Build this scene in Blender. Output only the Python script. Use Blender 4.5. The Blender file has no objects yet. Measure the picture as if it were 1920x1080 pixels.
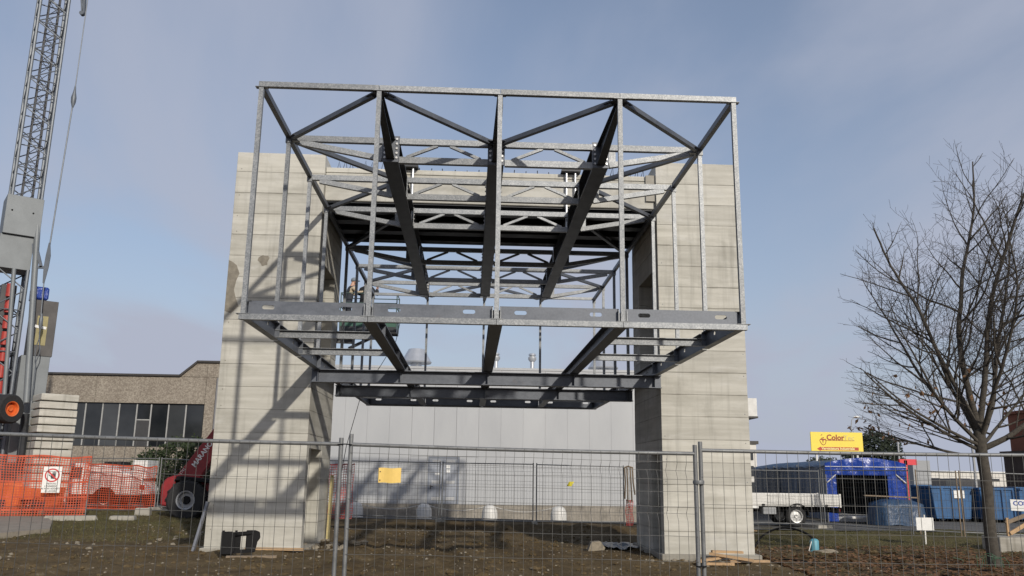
import bpy, bmesh, math, random
from mathutils import Vector, Matrix, noise
random.seed(7)
PI = math.pi
sc = bpy.context.scene
COL = sc.collection

# ------------------------------------------------------------------ camera
def cam_basis(yaw, pitch, roll):
    f = Vector((math.sin(yaw)*math.cos(pitch), math.cos(yaw)*math.cos(pitch), math.sin(pitch)))
    r = Vector((math.cos(yaw), -math.sin(yaw), 0)); u = r.cross(f)
    return math.cos(roll)*r+math.sin(roll)*u, -math.sin(roll)*r+math.cos(roll)*u, f
cr, cu, cf = cam_basis(math.radians(2.57), math.radians(12.46), math.radians(0.79))
cam_data = bpy.data.cameras.new('camera'); cam = bpy.data.objects.new('camera', cam_data); COL.objects.link(cam)
cam.matrix_world = Matrix(((cr.x, cu.x, -cf.x, 0), (cr.y, cu.y, -cf.y, 0), (cr.z, cu.z, -cf.z, 1.75), (0, 0, 0, 1)))
cam_data.sensor_width = 36; cam_data.lens = 30.0; cam_data.clip_start = 0.1; cam_data.clip_end = 5000
sc.camera = cam

# ------------------------------------------------------------------ light
TO_SUN = Vector((2.70, -6.76, 3.30)).normalized()
SUN_EL = math.asin(TO_SUN.z); SUN_ROT = math.atan2(TO_SUN.x, TO_SUN.y)
world = bpy.data.worlds.new('World'); sc.world = world; world.use_nodes = True
wn, wl = world.node_tree.nodes, world.node_tree.links
wn.clear()
w_out = wn.new('ShaderNodeOutputWorld'); w_bg = wn.new('ShaderNodeBackground'); w_bg.inputs['Strength'].default_value = SKY_STRENGTH = 0.14
sky = wn.new('ShaderNodeTexSky'); sky.sky_type = 'NISHITA'; sky.sun_disc = False
sky.sun_elevation = SUN_EL; sky.sun_rotation = SUN_ROT; sky.altitude = 150; sky.air_density = 1.0; sky.dust_density = 2.2; sky.ozone_density = 1.6
# thin high cloud veil over the whole sky, thicker towards the horizon like winter haze
tc = wn.new('ShaderNodeTexCoord'); sep = wn.new('ShaderNodeSeparateXYZ'); wl.new(tc.outputs['Generated'], sep.inputs[0])
def wmath(op, a, b=None, clamp=False):
    n = wn.new('ShaderNodeMath'); n.operation = op; n.use_clamp = clamp
    for i, v in enumerate((a, b)):
        if v is None: continue
        if isinstance(v, (int, float)): n.inputs[i].default_value = v
        else: wl.new(v, n.inputs[i])
    return n.outputs[0]
zc = wmath('MAXIMUM', sep.outputs['Z'], 0.0)
den = wmath('ADD', zc, 0.22)
comb = wn.new('ShaderNodeCombineXYZ')
wl.new(wmath('DIVIDE', sep.outputs['X'], den), comb.inputs[0]); wl.new(wmath('DIVIDE', sep.outputs['Y'], den), comb.inputs[1])
mp = wn.new('ShaderNodeMapping'); mp.inputs['Scale'].default_value = (1.0, 0.55, 1); mp.inputs['Rotation'].default_value = (0, 0, 0.6); mp.inputs['Location'].default_value = (3.1, 1.4, 0)
wl.new(comb.outputs[0], mp.inputs[0])
nz = wn.new('ShaderNodeTexNoise'); nz.inputs['Scale'].default_value = 1.35; nz.inputs['Detail'].default_value = 7; nz.inputs['Roughness'].default_value = 0.50; nz.inputs['Distortion'].default_value = 0.35
wl.new(mp.outputs[0], nz.inputs['Vector'])
mr = wn.new('ShaderNodeMapRange'); mr.inputs['From Min'].default_value = 0.38; mr.inputs['From Max'].default_value = 0.66; mr.inputs['To Min'].default_value = 0.24; mr.inputs['To Max'].default_value = 0.80; mr.interpolation_type = 'SMOOTHSTEP'
wl.new(nz.outputs[0], mr.inputs['Value'])
hz = wmath('POWER', wmath('SUBTRACT', 1.0, zc), 5.0)
veil = wmath('ADD', mr.outputs[0], wmath('MULTIPLY', hz, 0.85), True)
mix = wn.new('ShaderNodeMix'); mix.data_type = 'RGBA'
wl.new(veil, mix.inputs[0]); wl.new(sky.outputs[0], mix.inputs[6]); mix.inputs[7].default_value = (3.35, 3.62, 4.45, 1)
wl.new(mix.outputs[2], w_bg.inputs['Color']); wl.new(w_bg.outputs[0], w_out.inputs['Surface'])

sun_data = bpy.data.lights.new('sun', 'SUN'); sun_data.energy = 3.6; sun_data.angle = math.radians(1.2); sun_data.color = (1.0, 0.93, 0.82)
sun = bpy.data.objects.new('sun', sun_data); COL.objects.link(sun); sun.location = (20, -30, 40)
sun.rotation_euler = TO_SUN.to_track_quat('Z', 'Y').to_euler()
vs = sc.view_settings; vs.view_transform = 'Standard'; vs.look = 'None'; vs.exposure = -0.12; vs.gamma = 1.0; vs.use_curve_mapping = False

# ------------------------------------------------------------------ mesh helpers
BASE = {}
def V(*a): return Vector(a)
class MB:
    def __init__(s): s.v = []; s.f = []
    def add(s, vs, fs):
        o = len(s.v); s.v += [Vector(p) for p in vs]; s.f += [tuple(i+o for i in f) for f in fs]; return s
    def box(s, c, d, rz=0.0, taper=1.0):
        hx, hy, hz = d[0]/2, d[1]/2, d[2]/2; ca, sa = math.cos(rz), math.sin(rz); vs = []
        for z in (-hz, hz):
            k = taper if z > 0 else 1.0
            for x, y in ((-hx, -hy), (hx, -hy), (hx, hy), (-hx, hy)):
                x *= k; y *= k
                vs.append((c[0]+x*ca-y*sa, c[1]+x*sa+y*ca, c[2]+z))
        return s.add(vs, [(3, 2, 1, 0), (4, 5, 6, 7), (0, 1, 5, 4), (1, 2, 6, 5), (2, 3, 7, 6), (3, 0, 4, 7)])
    def bb(s, x0, x1, y0, y1, z0, z1): return s.box(((x0+x1)/2, (y0+y1)/2, (z0+z1)/2), (x1-x0, y1-y0, z1-z0))
    def frame(s, p, q, up):
        p, q = Vector(p), Vector(q); d = (q-p).normalized(); up = Vector(up)
        if abs(d.dot(up)) > 0.98: up = Vector((0, 1, 0)) if abs(d.y) < 0.9 else Vector((1, 0, 0))
        a = d.cross(up).normalized(); b = a.cross(d).normalized()
        return p, q, a, b
    def profile(s, p, q, prof, up=(0, 0, 1), end=None):
        """extrude a closed 2-D profile (side, up) from p to q; end = second profile"""
        p, q, a, b = s.frame(p, q, up); n = len(prof); end = end or prof
        vs = [p+a*x+b*y for x, y in prof]+[q+a*x+b*y for x, y in end]
        fs = [(i, (i+1) % n, n+(i+1) % n, n+i) for i in range(n)]+[tuple(range(n-1, -1, -1)), tuple(range(n, 2*n))]
        return s.add(vs, fs)
    def bar(s, p, q, w, h, up=(0, 0, 1)):
        return s.profile(p, q, [(-w/2, -h/2), (w/2, -h/2), (w/2, h/2), (-w/2, h/2)], up)
    def tube(s, p, q, r, n=8, r2=None):
        pr = [(r*math.cos(2*PI*i/n), r*math.sin(2*PI*i/n)) for i in range(n)]
        k = 1 if r2 is None else r2/r
        return s.profile(p, q, pr, end=[(x*k, y*k) for x, y in pr])
    def poly(s, pts, radii, n=6):
        pts = [Vector(p) for p in pts]
        if not hasattr(radii, '__len__'): radii = [radii]*len(pts)
        a = None; o = len(s.v)
        for i, p in enumerate(pts):
            d = (pts[min(i+1, len(pts)-1)]-pts[max(i-1, 0)]).normalized()
            if a is None: a = d.orthogonal().normalized()
            else:
                a = a-d*a.dot(d); a = a.normalized() if a.length > 1e-6 else d.orthogonal().normalized()
            b = d.cross(a)
            for k in range(n):
                t = 2*PI*k/n; s.v.append(p+(a*math.cos(t)+b*math.sin(t))*radii[i])
        for i in range(len(pts)-1):
            for k in range(n):
                s.f.append((o+i*n+k, o+i*n+(k+1) % n, o+(i+1)*n+(k+1) % n, o+(i+1)*n+k))
        s.f.append(tuple(o+k for k in range(n-1, -1, -1))); e = o+(len(pts)-1)*n; s.f.append(tuple(e+k for k in range(n)))
        return s
    def ibeam(s, p, q, h, w, tf=0.02, tw=0.014, up=(0, 0, 1)):
        H, W, t = h/2, w/2, tw/2
        pr = [(-W, -H), (W, -H), (W, -H+tf), (t, -H+tf), (t, H-tf), (W, H-tf), (W, H), (-W, H), (-W, H-tf), (-t, H-tf), (-t, -H+tf), (-W, -H+tf)]
        return s.profile(p, q, pr, up)
    def channel(s, p, q, h, w, t=0.014, side=1, up=(0, 0, 1)):
        H = h/2; k = side
        pr = [(0, -H), (k*w, -H), (k*w, -H+t), (k*t, -H+t), (k*t, H-t), (k*w, H-t), (k*w, H), (0, H)]
        if k < 0: pr = pr[::-1]
        return s.profile(p, q, pr, up)
    def lathe(s, c, prof, n=20, axis='z', closed=False):
        c = Vector(c); o = len(s.v)
        for r, h in prof:
            for k in range(n):
                t = 2*PI*k/n; x, y = r*math.cos(t), r*math.sin(t)
                s.v.append(c+(Vector((x, y, h)) if axis == 'z' else Vector((x, h, y)) if axis == 'y' else Vector((h, x, y))))
        for i in range(len(prof)-1):
            for k in range(n):
                s.f.append((o+i*n+k, o+i*n+(k+1) % n, o+(i+1)*n+(k+1) % n, o+(i+1)*n+k))
        e = o+(len(prof)-1)*n
        if closed:
            for k in range(n): s.f.append((e+k, e+(k+1) % n, o+(k+1) % n, o+k))
        else: s.f.append(tuple(o+k for k in range(n-1, -1, -1))); s.f.append(tuple(e+k for k in range(n)))
        return s
    def prism(s, pts, o, ax, ay, ext):
        """2-D polygon pts in the plane o + ax*x + ay*y, extruded by the vector ext"""
        o, ax, ay, ext = Vector(o), Vector(ax), Vector(ay), Vector(ext); n = len(pts)
        a = [o+ax*x+ay*y for x, y in pts]
        fs = [(i, (i+1) % n, n+(i+1) % n, n+i) for i in range(n)]+[tuple(range(n-1, -1, -1)), tuple(range(n, 2*n))]
        return s.add(a+[p+ext for p in a], fs)
    def blob(s, c, d, n=7, m=5, j=0.22, seed=0):
        rnd = random.Random(seed); o = len(s.v)
        for i in range(m+1):
            th = PI*i/m
            for k in range(n):
                ph = 2*PI*k/n+0.3*i; r = 1+rnd.uniform(-j, j)
                s.v.append(Vector((c[0]+d[0]/2*r*math.sin(th)*math.cos(ph), c[1]+d[1]/2*r*math.sin(th)*math.sin(ph), c[2]+d[2]/2*r*math.cos(th))))
        for i in range(m):
            for k in range(n): s.f.append((o+i*n+k, o+(i+1)*n+k, o+(i+1)*n+(k+1) % n, o+i*n+(k+1) % n))
        return s
    def mesh(s, name, base=(0, 0, 0)):
        b = Vector(base); me = bpy.data.meshes.new(name)
        me.from_pydata([tuple(p-b) for p in s.v], [], s.f); me.validate()
        bm = bmesh.new(); bm.from_mesh(me); bmesh.ops.recalc_face_normals(bm, faces=bm.faces); bm.to_mesh(me); bm.free()
        return me
    def obj(s, name, mat, parent=None, smooth=False, bevel=0, kind=None, label=None):
        """mesh object; vertices are given in world space (or in the parent's own space if that parent is LOCAL)"""
        base = BASE.get(parent.name, (0, 0, 0)) if parent else (0, 0, 0)
        if parent is None and s.v:
            xs = [p.x for p in s.v]; ys = [p.y for p in s.v]; zs = [p.z for p in s.v]
            base = ((min(xs)+max(xs))/2, (min(ys)+max(ys))/2, min(zs))
        me = s.mesh(name, base); o = bpy.data.objects.new(name, me); COL.objects.link(o)
        if parent: o.parent = parent; BASE[o.name] = base
        else: o.location = base; BASE[o.name] = base
        me.materials.append(mat)
        if smooth:
            for p in me.polygons: p.use_smooth = True
            if smooth != 'all': me.set_sharp_from_angle(angle=math.radians(40))
        if bevel:
            m = o.modifiers.new('bevel', 'BEVEL'); m.width = bevel; m.segments = 1; m.limit_method = 'ANGLE'
        if kind: o['kind'] = kind
        if label: o['label'] = label
        return o
def thing(name, label, cat, loc=(0, 0, 0), rz=0.0, group=None, local=False):
    o = bpy.data.objects.new(name, None); COL.objects.link(o); o.location = loc; o.rotation_euler = (0, 0, rz); o.empty_display_size = 0.3
    o['label'] = label; o['category'] = cat
    if group: o['group'] = group
    BASE[o.name] = (0, 0, 0) if local else tuple(loc)
    return o
def tag(o, label, cat, group=None):
    o['label'] = label; o['category'] = cat
    if group: o['group'] = group
    return o
def structure(o): o['kind'] = 'structure'; return o
def share(src, name, loc=None, rot=None, parent=None):
    o = src.copy(); COL.objects.link(o)
    if parent: o.parent = parent
    if loc is not None: o.location = loc
    if rot is not None: o.rotation_euler = rot
    BASE[o.name] = BASE.get(src.name, (0, 0, 0)); return o
def copy_tree(o, parent=None):
    c = o.copy(); COL.objects.link(c); c.parent = parent
    for ch in list(o.children): copy_tree(ch, c)
    return c
def text_obj(name, body, size, mat, parent, o, ax, ay, align='CENTER', depth=0.004, squeeze=1.0, bold=0.0):
    """lettering laid in the plane o + ax*x + ay*y (coordinates in the parent's frame are worked out from BASE)"""
    cu_ = bpy.data.curves.new(name, 'FONT'); cu_.body = body; cu_.size = size; cu_.align_x = align; cu_.align_y = 'CENTER'; cu_.extrude = depth/2; cu_.offset = bold; cu_.resolution_u = 3
    t = bpy.data.objects.new('tmp', cu_); COL.objects.link(t)
    bpy.context.view_layer.update()
    me = bpy.data.meshes.new_from_object(t.evaluated_get(bpy.context.evaluated_depsgraph_get()))
    bpy.data.objects.remove(t); bpy.data.curves.remove(cu_)
    ax, ay = Vector(ax).normalized(), Vector(ay).normalized(); az = ax.cross(ay); b = Vector(BASE.get(parent.name, (0, 0, 0)))
    for v in me.vertices:
        p = v.co.copy(); v.co = Vector(o)-b+ax*p.x*squeeze+ay*p.y+az*p.z
    ob = bpy.data.objects.new(name, me); COL.objects.link(ob); ob.parent = parent; BASE[ob.name] = tuple(b)
    me.materials.clear(); me.materials.append(mat); return ob

# ------------------------------------------------------------------ materials
class NT:
    def __init__(s, name):
        s.m = bpy.data.materials.new(name); s.m.use_nodes = True; s.t = s.m.node_tree; s.n = s.t.nodes; s.l = s.t.links; s.b = s.n['Principled BSDF']
        g = s.n.new('ShaderNodeNewGeometry'); s.pos = g.outputs['Position']; s.rnd = None
    def rand(s):
        if s.rnd is None: s.rnd = s.n.new('ShaderNodeObjectInfo').outputs['Random']
        return s.rnd
    def mapping(s, scale=(1, 1, 1), rot=(0, 0, 0), src=None):
        m = s.n.new('ShaderNodeMapping'); m.inputs['Scale'].default_value = scale; m.inputs['Rotation'].default_value = rot; s.l.new(src or s.pos, m.inputs[0]); return m.outputs[0]
    def noise(s, scale, detail=4, rough=0.55, vec=None, dist=0.0):
        n = s.n.new('ShaderNodeTexNoise'); n.inputs['Scale'].default_value = scale; n.inputs['Detail'].default_value = detail; n.inputs['Roughness'].default_value = rough; n.inputs['Distortion'].default_value = dist
        s.l.new(vec or s.pos, n.inputs['Vector']); return n.outputs[0]
    def voro(s, scale, vec=None, feature='F1', out='Distance'):
        n = s.n.new('ShaderNodeTexVoronoi'); n.feature = feature; n.inputs['Scale'].default_value = scale; s.l.new(vec or s.pos, n.inputs['Vector']); return n.outputs[out]
    def ramp(s, f, *stops):
        r = s.n.new('ShaderNodeValToRGB'); s.l.new(f, r.inputs[0]); e = r.color_ramp.elements
        while len(e) > 1: e.remove(e[-1])
        e[0].position = stops[0][0]; e[0].color = s.c(stops[0][1])
        for p, c in stops[1:]:
            k = e.new(p); k.color = s.c(c)
        return r.outputs[0]
    @staticmethod
    def c(v): return (v, v, v, 1) if isinstance(v, (int, float)) else (*v[:3], 1)
    def mix(s, f, a, b, mode='MIX'):
        m = s.n.new('ShaderNodeMix'); m.data_type = 'RGBA'; m.blend_type = mode
        for i, v in ((0, f), (6, a), (7, b)):
            if isinstance(v, (int, float)) and i == 0: m.inputs[0].default_value = v
            elif isinstance(v, (tuple, int, float)): m.inputs[i].default_value = s.c(v)
            else: s.l.new(v, m.inputs[i])
        return m.outputs[2]
    def math(s, op, a, b=0.0, clamp=False):
        m = s.n.new('ShaderNodeMath'); m.operation = op; m.use_clamp = clamp
        for i, v in enumerate((a, b)):
            if isinstance(v, (int, float)): m.inputs[i].default_value = v
            else: s.l.new(v, m.inputs[i])
        return m.outputs[0]
    def done(s, col=None, rough=None, bump=None, bump_s=0.3, bump_d=0.01, metal=0.0, spec=None):
        b = s.b
        def put(k, v):
            if v is None: return
            if isinstance(v, (int, float)): b.inputs[k].default_value = v
            elif isinstance(v, tuple): b.inputs[k].default_value = s.c(v)
            else: s.l.new(v, b.inputs[k])
        put('Base Color', col); put('Roughness', rough); put('Metallic', metal); put('Specular IOR Level', spec)
        if bump is not None:
            n = s.n.new('ShaderNodeBump'); n.inputs['Strength'].default_value = bump_s; n.inputs['Distance'].default_value = bump_d; s.l.new(bump, n.inputs['Height']); s.l.new(n.outputs[0], b.inputs['Normal'])
        return s.m
def plain(name, col, rough=0.6, var=0.18, scale=6.0, metal=0.0, bump=0.0, spec=None):
    t = NT(name); f = t.noise(scale, 5, 0.6); d = t.noise(scale*7, 3, 0.6)
    k = t.math('ADD', t.math('MULTIPLY', f, 0.7), t.math('MULTIPLY', d, 0.3))
    lo = tuple(c*(1-var) for c in col); hi = tuple(min(1, c*(1+var)) for c in col)
    return t.done(t.ramp(k, (0.3, lo), (0.7, hi)), t.math('ADD', t.math('MULTIPLY', d, 0.2), rough-0.1), d if bump else None, bump, 0.01, metal, spec)

def mat_concrete(name, c0, c1, stain, streak=1.0):
    t = NT(name)
    bands = t.noise(1.0, 6, 0.62, t.mapping((0.45, 0.45, 7.5)))          # board grain runs horizontally
    blot = t.noise(0.9, 6, 0.66, t.mapping((0.7, 0.7, 1.3)), dist=0.6); fine = t.noise(14, 5, 0.65); drip = t.noise(1.0, 4, 0.6, t.mapping((5, 5, 0.35)))
    col = t.mix(t.ramp(bands, (0.36, 0.0), (0.64, 1.0)), c0, c1)
    col = t.mix(t.math('MULTIPLY', t.ramp(blot, (0.48, 0.0), (0.70, 1.0)), 0.62), col, stain)
    col = t.mix(t.math('MULTIPLY', t.ramp(drip, (0.52, 0.0), (0.75, 1.0)), 0.42*streak), col, tuple(x*0.55 for x in stain))
    ob = t.math('ADD', t.math('MULTIPLY', t.rand(), 0.15), 0.85)
    col = t.mix(1.0, col, t.ramp(ob, (0.0, 0.0), (1.0, 1.0)), 'MULTIPLY')
    pale = t.ramp(t.noise(0.9, 5, 0.65, t.mapping((1, 1, 2.2), (0, 0, 0.4)), 0.6), (0.55, 0.0), (0.72, 1.0))
    col = t.mix(t.math('MULTIPLY', pale, 0.30), col, tuple(min(0.62, x*1.22) for x in c1))
    pits = t.ramp(t.voro(26, t.mapping((1, 1, 1.6))), (0.035, 0.42), (0.10, 1.0))
    spots = t.ramp(t.noise(5.5, 3, 0.5), (0.66, 0.0), (0.74, 1.0))
    col = t.mix(t.math('MULTIPLY', spots, 0.75), col, t.mix(1.0, col, pits, 'MULTIPLY'))
    h = t.math('ADD', t.math('MULTIPLY', bands, 0.6), t.math('MULTIPLY', fine, 0.4))
    return t.done(col, 0.9, h, 0.35, 0.015, spec=0.25)
M_CONC = mat_concrete('board_marked_concrete', (0.46, 0.445, 0.395), (0.57, 0.555, 0.50), (0.34, 0.328, 0.285))
M_CONC_CORE = mat_concrete('concrete_joint', (0.25, 0.235, 0.20), (0.31, 0.29, 0.25), (0.19, 0.18, 0.15))
M_CONC_GREY = mat_concrete('grey_precast_concrete', (0.30, 0.285, 0.25), (0.40, 0.38, 0.335), (0.20, 0.185, 0.15), 1.5)
M_MORTAR = plain('rough_mortar', (0.21, 0.19, 0.155), 0.95, 0.3, 9, bump=0.6)

def mat_galv():
    t = NT('galvanised_steel'); sp = t.voro(60, out='Color'); n = t.noise(5, 5, 0.6); f = t.noise(45, 3, 0.7)
    s_ = t.n.new('ShaderNodeSeparateColor'); t.l.new(sp, s_.inputs[0])
    k = t.math('ADD', t.math('MULTIPLY', s_.outputs[0], 0.35), t.math('ADD', t.math('MULTIPLY', n, 0.45), t.math('MULTIPLY', f, 0.3)))
    col = t.ramp(k, (0.25, (0.165, 0.178, 0.192)), (0.55, (0.255, 0.268, 0.282)), (0.85, (0.42, 0.43, 0.435)))
    col = t.mix(1.0, col, t.ramp(t.math('ADD', t.math('MULTIPLY', t.rand(), 0.30), 0.70), (0.0, 0.0), (1.0, 1.0)), 'MULTIPLY')
    return t.done(col, t.math('ADD', t.math('MULTIPLY', f, 0.25), 0.38), metal=0.35, bump=f, bump_s=0.08)
M_GALV = mat_galv()
def mat_rawsteel(name, a, b, metal=0.3):
    t = NT(name); n = t.noise(3.2, 6, 0.65, t.mapping((1, 1, 1.8))); f = t.noise(28, 3, 0.6)
    rust = t.ramp(t.noise(6, 4, 0.6), (0.62, 0.0), (0.78, 1.0))
    col = t.mix(t.math('MULTIPLY', rust, 0.18), t.ramp(t.math('ADD', t.math('MULTIPLY', n, .7), t.math('MULTIPLY', f, .3)), (0.3, a), (0.7, b)), (0.16, 0.09, 0.05))
    return t.done(col, t.math('ADD', t.math('MULTIPLY', n, 0.3), 0.35), metal=metal, bump=f, bump_s=0.06)
M_STEEL = mat_rawsteel('grey_rolled_steel', (0.068, 0.076, 0.092), (0.142, 0.154, 0.178))
M_DARK = mat_rawsteel('dark_painted_steel', (0.016, 0.018, 0.022), (0.034, 0.038, 0.045), 0.1)
M_BOLT = plain('zinc_bolt', (0.5, 0.5, 0.5), 0.4, metal=0.6)
M_ZINC = plain('bright_zinc', (0.62, 0.63, 0.64), 0.32, 0.1, 3, metal=0.7)

def mat_ground():
    t = NT('building_site_earth')
    big = t.noise(0.16, 5, 0.6, dist=0.5); mid = t.noise(0.9, 6, 0.62); fine = t.noise(9, 6, 0.68); grit = t.voro(22, out='Color')
    g = t.n.new('ShaderNodeSeparateColor'); t.l.new(grit, g.inputs[0])
    earth = t.ramp(t.math('ADD', t.math('MULTIPLY', mid, 0.55), t.math('MULTIPLY', fine, 0.45)), (0.3, (0.058, 0.041, 0.021)), (0.5, (0.105, 0.076, 0.040)), (0.72, (0.175, 0.132, 0.078)))
    peb = t.ramp(t.math('ADD', t.math('MULTIPLY', g.outputs[0], 0.62), t.math('MULTIPLY', mid, 0.42)), (0.80, 0.0), (0.86, 1.0))
    earth = t.mix(t.math('MULTIPLY', peb, 0.6), earth, (0.20, 0.175, 0.13))
    wet = t.ramp(t.noise(0.55, 5, 0.6, dist=0.8), (0.50, 0.0), (0.62, 1.0))
    earth = t.mix(t.math('MULTIPLY', wet, 0.55), earth, t.mix(1.0, earth, (0.50, 0.47, 0.44), 'MULTIPLY'))
    xyz = t.n.new('ShaderNodeSeparateXYZ'); t.l.new(t.pos, xyz.inputs[0])
    def sm(v, a, b):
        m = t.n.new('ShaderNodeMapRange'); m.interpolation_type = 'SMOOTHSTEP'; m.inputs[1].default_value = a; m.inputs[2].default_value = b; t.l.new(v, m.inputs[0]); return m.outputs[0]
    left = t.math('MULTIPLY', sm(xyz.outputs[0], -5.0, -9.5), sm(xyz.outputs[1], 20.5, 25.5))
    right = t.math('MULTIPLY', sm(xyz.outputs[0], 7.2, 9.0), sm(xyz.outputs[1], 22.0, 26.0))
    far = sm(xyz.outputs[1], 34, 60)
    area = t.math('MAXIMUM', t.math('MAXIMUM', left, right), far)
    gm = t.math('MULTIPLY', area, t.ramp(t.math('ADD', t.math('MULTIPLY', big, .5), t.math('MULTIPLY', mid, .5)), (0.36, 0.0), (0.56, 1.0)))
    grass = t.ramp(fine, (0.3, (0.056, 0.050, 0.020)), (0.7, (0.125, 0.112, 0.046)))
    col = t.mix(gm, earth, grass)
    h = t.math('ADD', t.math('MULTIPLY', fine, 0.6), t.math('MULTIPLY', g.outputs[0], 0.25))
    return t.done(col, 0.95, h, 0.8, 0.05, spec=0.15)
M_GROUND = mat_ground()
def mat_asphalt():
    t = NT('asphalt'); f = t.noise(60, 3, 0.7); n = t.noise(0.5, 5, 0.6)
    return t.done(t.ramp(t.math('ADD', t.math('MULTIPLY', f, .35), t.math('MULTIPLY', n, .65)), (0.3, (0.085, 0.083, 0.08)), (0.7, (0.15, 0.148, 0.14))), 0.9, f, 0.3, 0.01, spec=0.2)
M_ASPH = mat_asphalt()
M_SLAB = plain('pale_concrete_path', (0.22, 0.195, 0.16), 0.92, 0.22, 2.5, bump=0.3)
def mat_aggregate():
    t = NT('exposed_aggregate_panel'); g = t.voro(20, out='Color'); s_ = t.n.new('ShaderNodeSeparateColor'); t.l.new(g, s_.inputs[0]); n = t.noise(1.2, 4, 0.6)
    k = t.math('ADD', t.math('MULTIPLY', s_.outputs[0], 0.5), t.math('MULTIPLY', n, 0.5))
    return t.done(t.ramp(k, (0.25, (0.20, 0.172, 0.142)), (0.5, (0.26, 0.228, 0.19)), (0.8, (0.34, 0.305, 0.255))), 0.95, s_.outputs[0], 0.6, 0.03, spec=0.1)
M_AGG = mat_aggregate()
M_COPING = plain('dark_coping', (0.04, 0.036, 0.034), 0.6)
def mat_hall():
    t = NT('white_sandwich_panel'); n = t.noise(0.7, 4, 0.55, t.mapping((1, 1, 0.35))); f = t.noise(40, 2)
    col = t.ramp(n, (0.3, (0.375, 0.385, 0.40)), (0.7, (0.425, 0.435, 0.445)))
    ob = t.math('ADD', t.math('MULTIPLY', t.rand(), 0.07), 0.95)
    col = t.mix(1.0, col, t.ramp(ob, (0.0, 0.0), (1.0, 1.0)), 'MULTIPLY')
    return t.done(col, 0.5, f, 0.03, 0.005)
M_HALL = mat_hall()
M_PLINTH = plain('stained_plinth', (0.25, 0.228, 0.195), 0.92, 0.4, 1.6, bump=0.3)
def mat_glass():
    t = NT('dark_window_glass'); n = t.noise(0.8, 3)
    n = t.math('ADD', t.math('MULTIPLY', n, 0.5), t.math('MULTIPLY', t.rand(), 0.5))  # per-pane tone puts varied reflections and blinds into the colour
    return t.done(t.ramp(n, (0.25, (0.012, 0.014, 0.016)), (0.8, (0.062, 0.066, 0.070))), 0.12, n, 0.02, 0.02, spec=0.5)
M_GLASS = mat_glass()
M_MULLION = plain('aluminium_mullion', (0.36, 0.36, 0.35), 0.5, metal=0.2)
M_TUBE = plain('weathered_galvanised_tube', (0.17, 0.175, 0.178), 0.5, 0.3, 9, metal=0.3)
M_WIRE = plain('zinc_wire', (0.095, 0.095, 0.092), 0.5, 0.25, 20, metal=0.4)
M_WHITE = plain('white_paint', (0.72, 0.72, 0.70), 0.45, 0.06)
M_OFFWHITE = plain('dirty_white_paint', (0.60, 0.59, 0.56), 0.5, 0.14, 3)
M_RUBBER = plain('tyre_rubber', (0.018, 0.018, 0.019), 0.85, 0.3, 12, bump=0.3)
M_BLACK = plain('black_iron', (0.007, 0.007, 0.008), 0.7, 0.3, 8, bump=0.2, spec=0.2)
M_RED = plain('red_machine_paint', (0.22, 0.013, 0.016), 0.5, 0.3, 4)
M_ORANGE = plain('orange_machine_paint', (0.62, 0.13, 0.03), 0.5, 0.2, 4)
def mat_net():
    t = NT('orange_safety_net'); n = t.noise(3, 4); m = t.done(t.ramp(n, (0.3, (0.50, 0.075, 0.03)), (0.7, (0.68, 0.13, 0.06))), 0.6)
    tr = t.n.new('ShaderNodeBsdfTranslucent'); tr.inputs[0].default_value = (0.70, 0.12, 0.05, 1); ms = t.n.new('ShaderNodeMixShader'); ms.inputs[0].default_value = 0.3
    o = t.n['Material Output']; t.l.new(t.b.outputs[0], ms.inputs[1]); t.l.new(tr.outputs[0], ms.inputs[2]); t.l.new(ms.outputs[0], o.inputs[0]); return m
M_NET = mat_net()
M_REDNET = plain('red_white_net', (0.55, 0.10, 0.09), 0.6)
M_SIGNRED = plain('sign_red', (0.50, 0.02, 0.02), 0.5, 0.05)
M_SIGNBLACK = plain('sign_black', (0.02, 0.02, 0.022), 0.5, 0.05)
M_YELLOW = plain('yellow_sign', (0.80, 0.62, 0.07), 0.5, 0.05, 1.0)
M_PALEYELLOW = plain('pale_yellow_letters', (0.85, 0.78, 0.35), 0.5, 0.04)
M_GHOST = plain('faded_letters', (0.60, 0.50, 0.20), 0.5, 0.04)
M_MAROON = plain('maroon_print', (0.28, 0.03, 0.012), 0.5, 0.05)
M_CARD = plain('yellow_card', (0.72, 0.50, 0.14), 0.7, 0.1, 8)
def tarp(name, a, b, rough):
    t = NT(name); n = t.noise(1.6, 5, 0.6, t.mapping((1.6, 1.6, 0.5)), 0.8); f = t.noise(3, 3, 0.5, dist=1.0)
    return t.done(t.ramp(n, (0.25, a), (0.75, b)), rough, t.math('ADD', n, t.math('MULTIPLY', f, 0.3)), 0.6, 0.12)
M_TARP = tarp('bright_blue_tarpaulin', (0.008, 0.035, 0.23), (0.014, 0.055, 0.31), 0.26)
M_TARPD = tarp('shaded_blue_tarpaulin', (0.012, 0.035, 0.085), (0.030, 0.075, 0.15), 0.5)  # darker than the gable sheet: the tunnel's shaded side is in the colour
M_TARPC = tarp('crumpled_blue_cover', (0.012, 0.036, 0.085), (0.035, 0.075, 0.14), 0.42)
M_TARPK = tarp('black_foil', (0.012, 0.013, 0.015), (0.03, 0.032, 0.036), 0.3)
M_BLUE = plain('blue_container_paint', (0.018, 0.085, 0.21), 0.6, 0.35, 1.6)
M_BLUEPLASTIC = plain('light_blue_plastic', (0.10, 0.30, 0.38), 0.5, 0.15)
M_BARK = plain('tree_bark', (0.060, 0.052, 0.042), 0.95, 0.4, 14, bump=0.8)
M_TWIG = plain('twig_bark', (0.052, 0.043, 0.036), 0.95, 0.25, 5)
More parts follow.
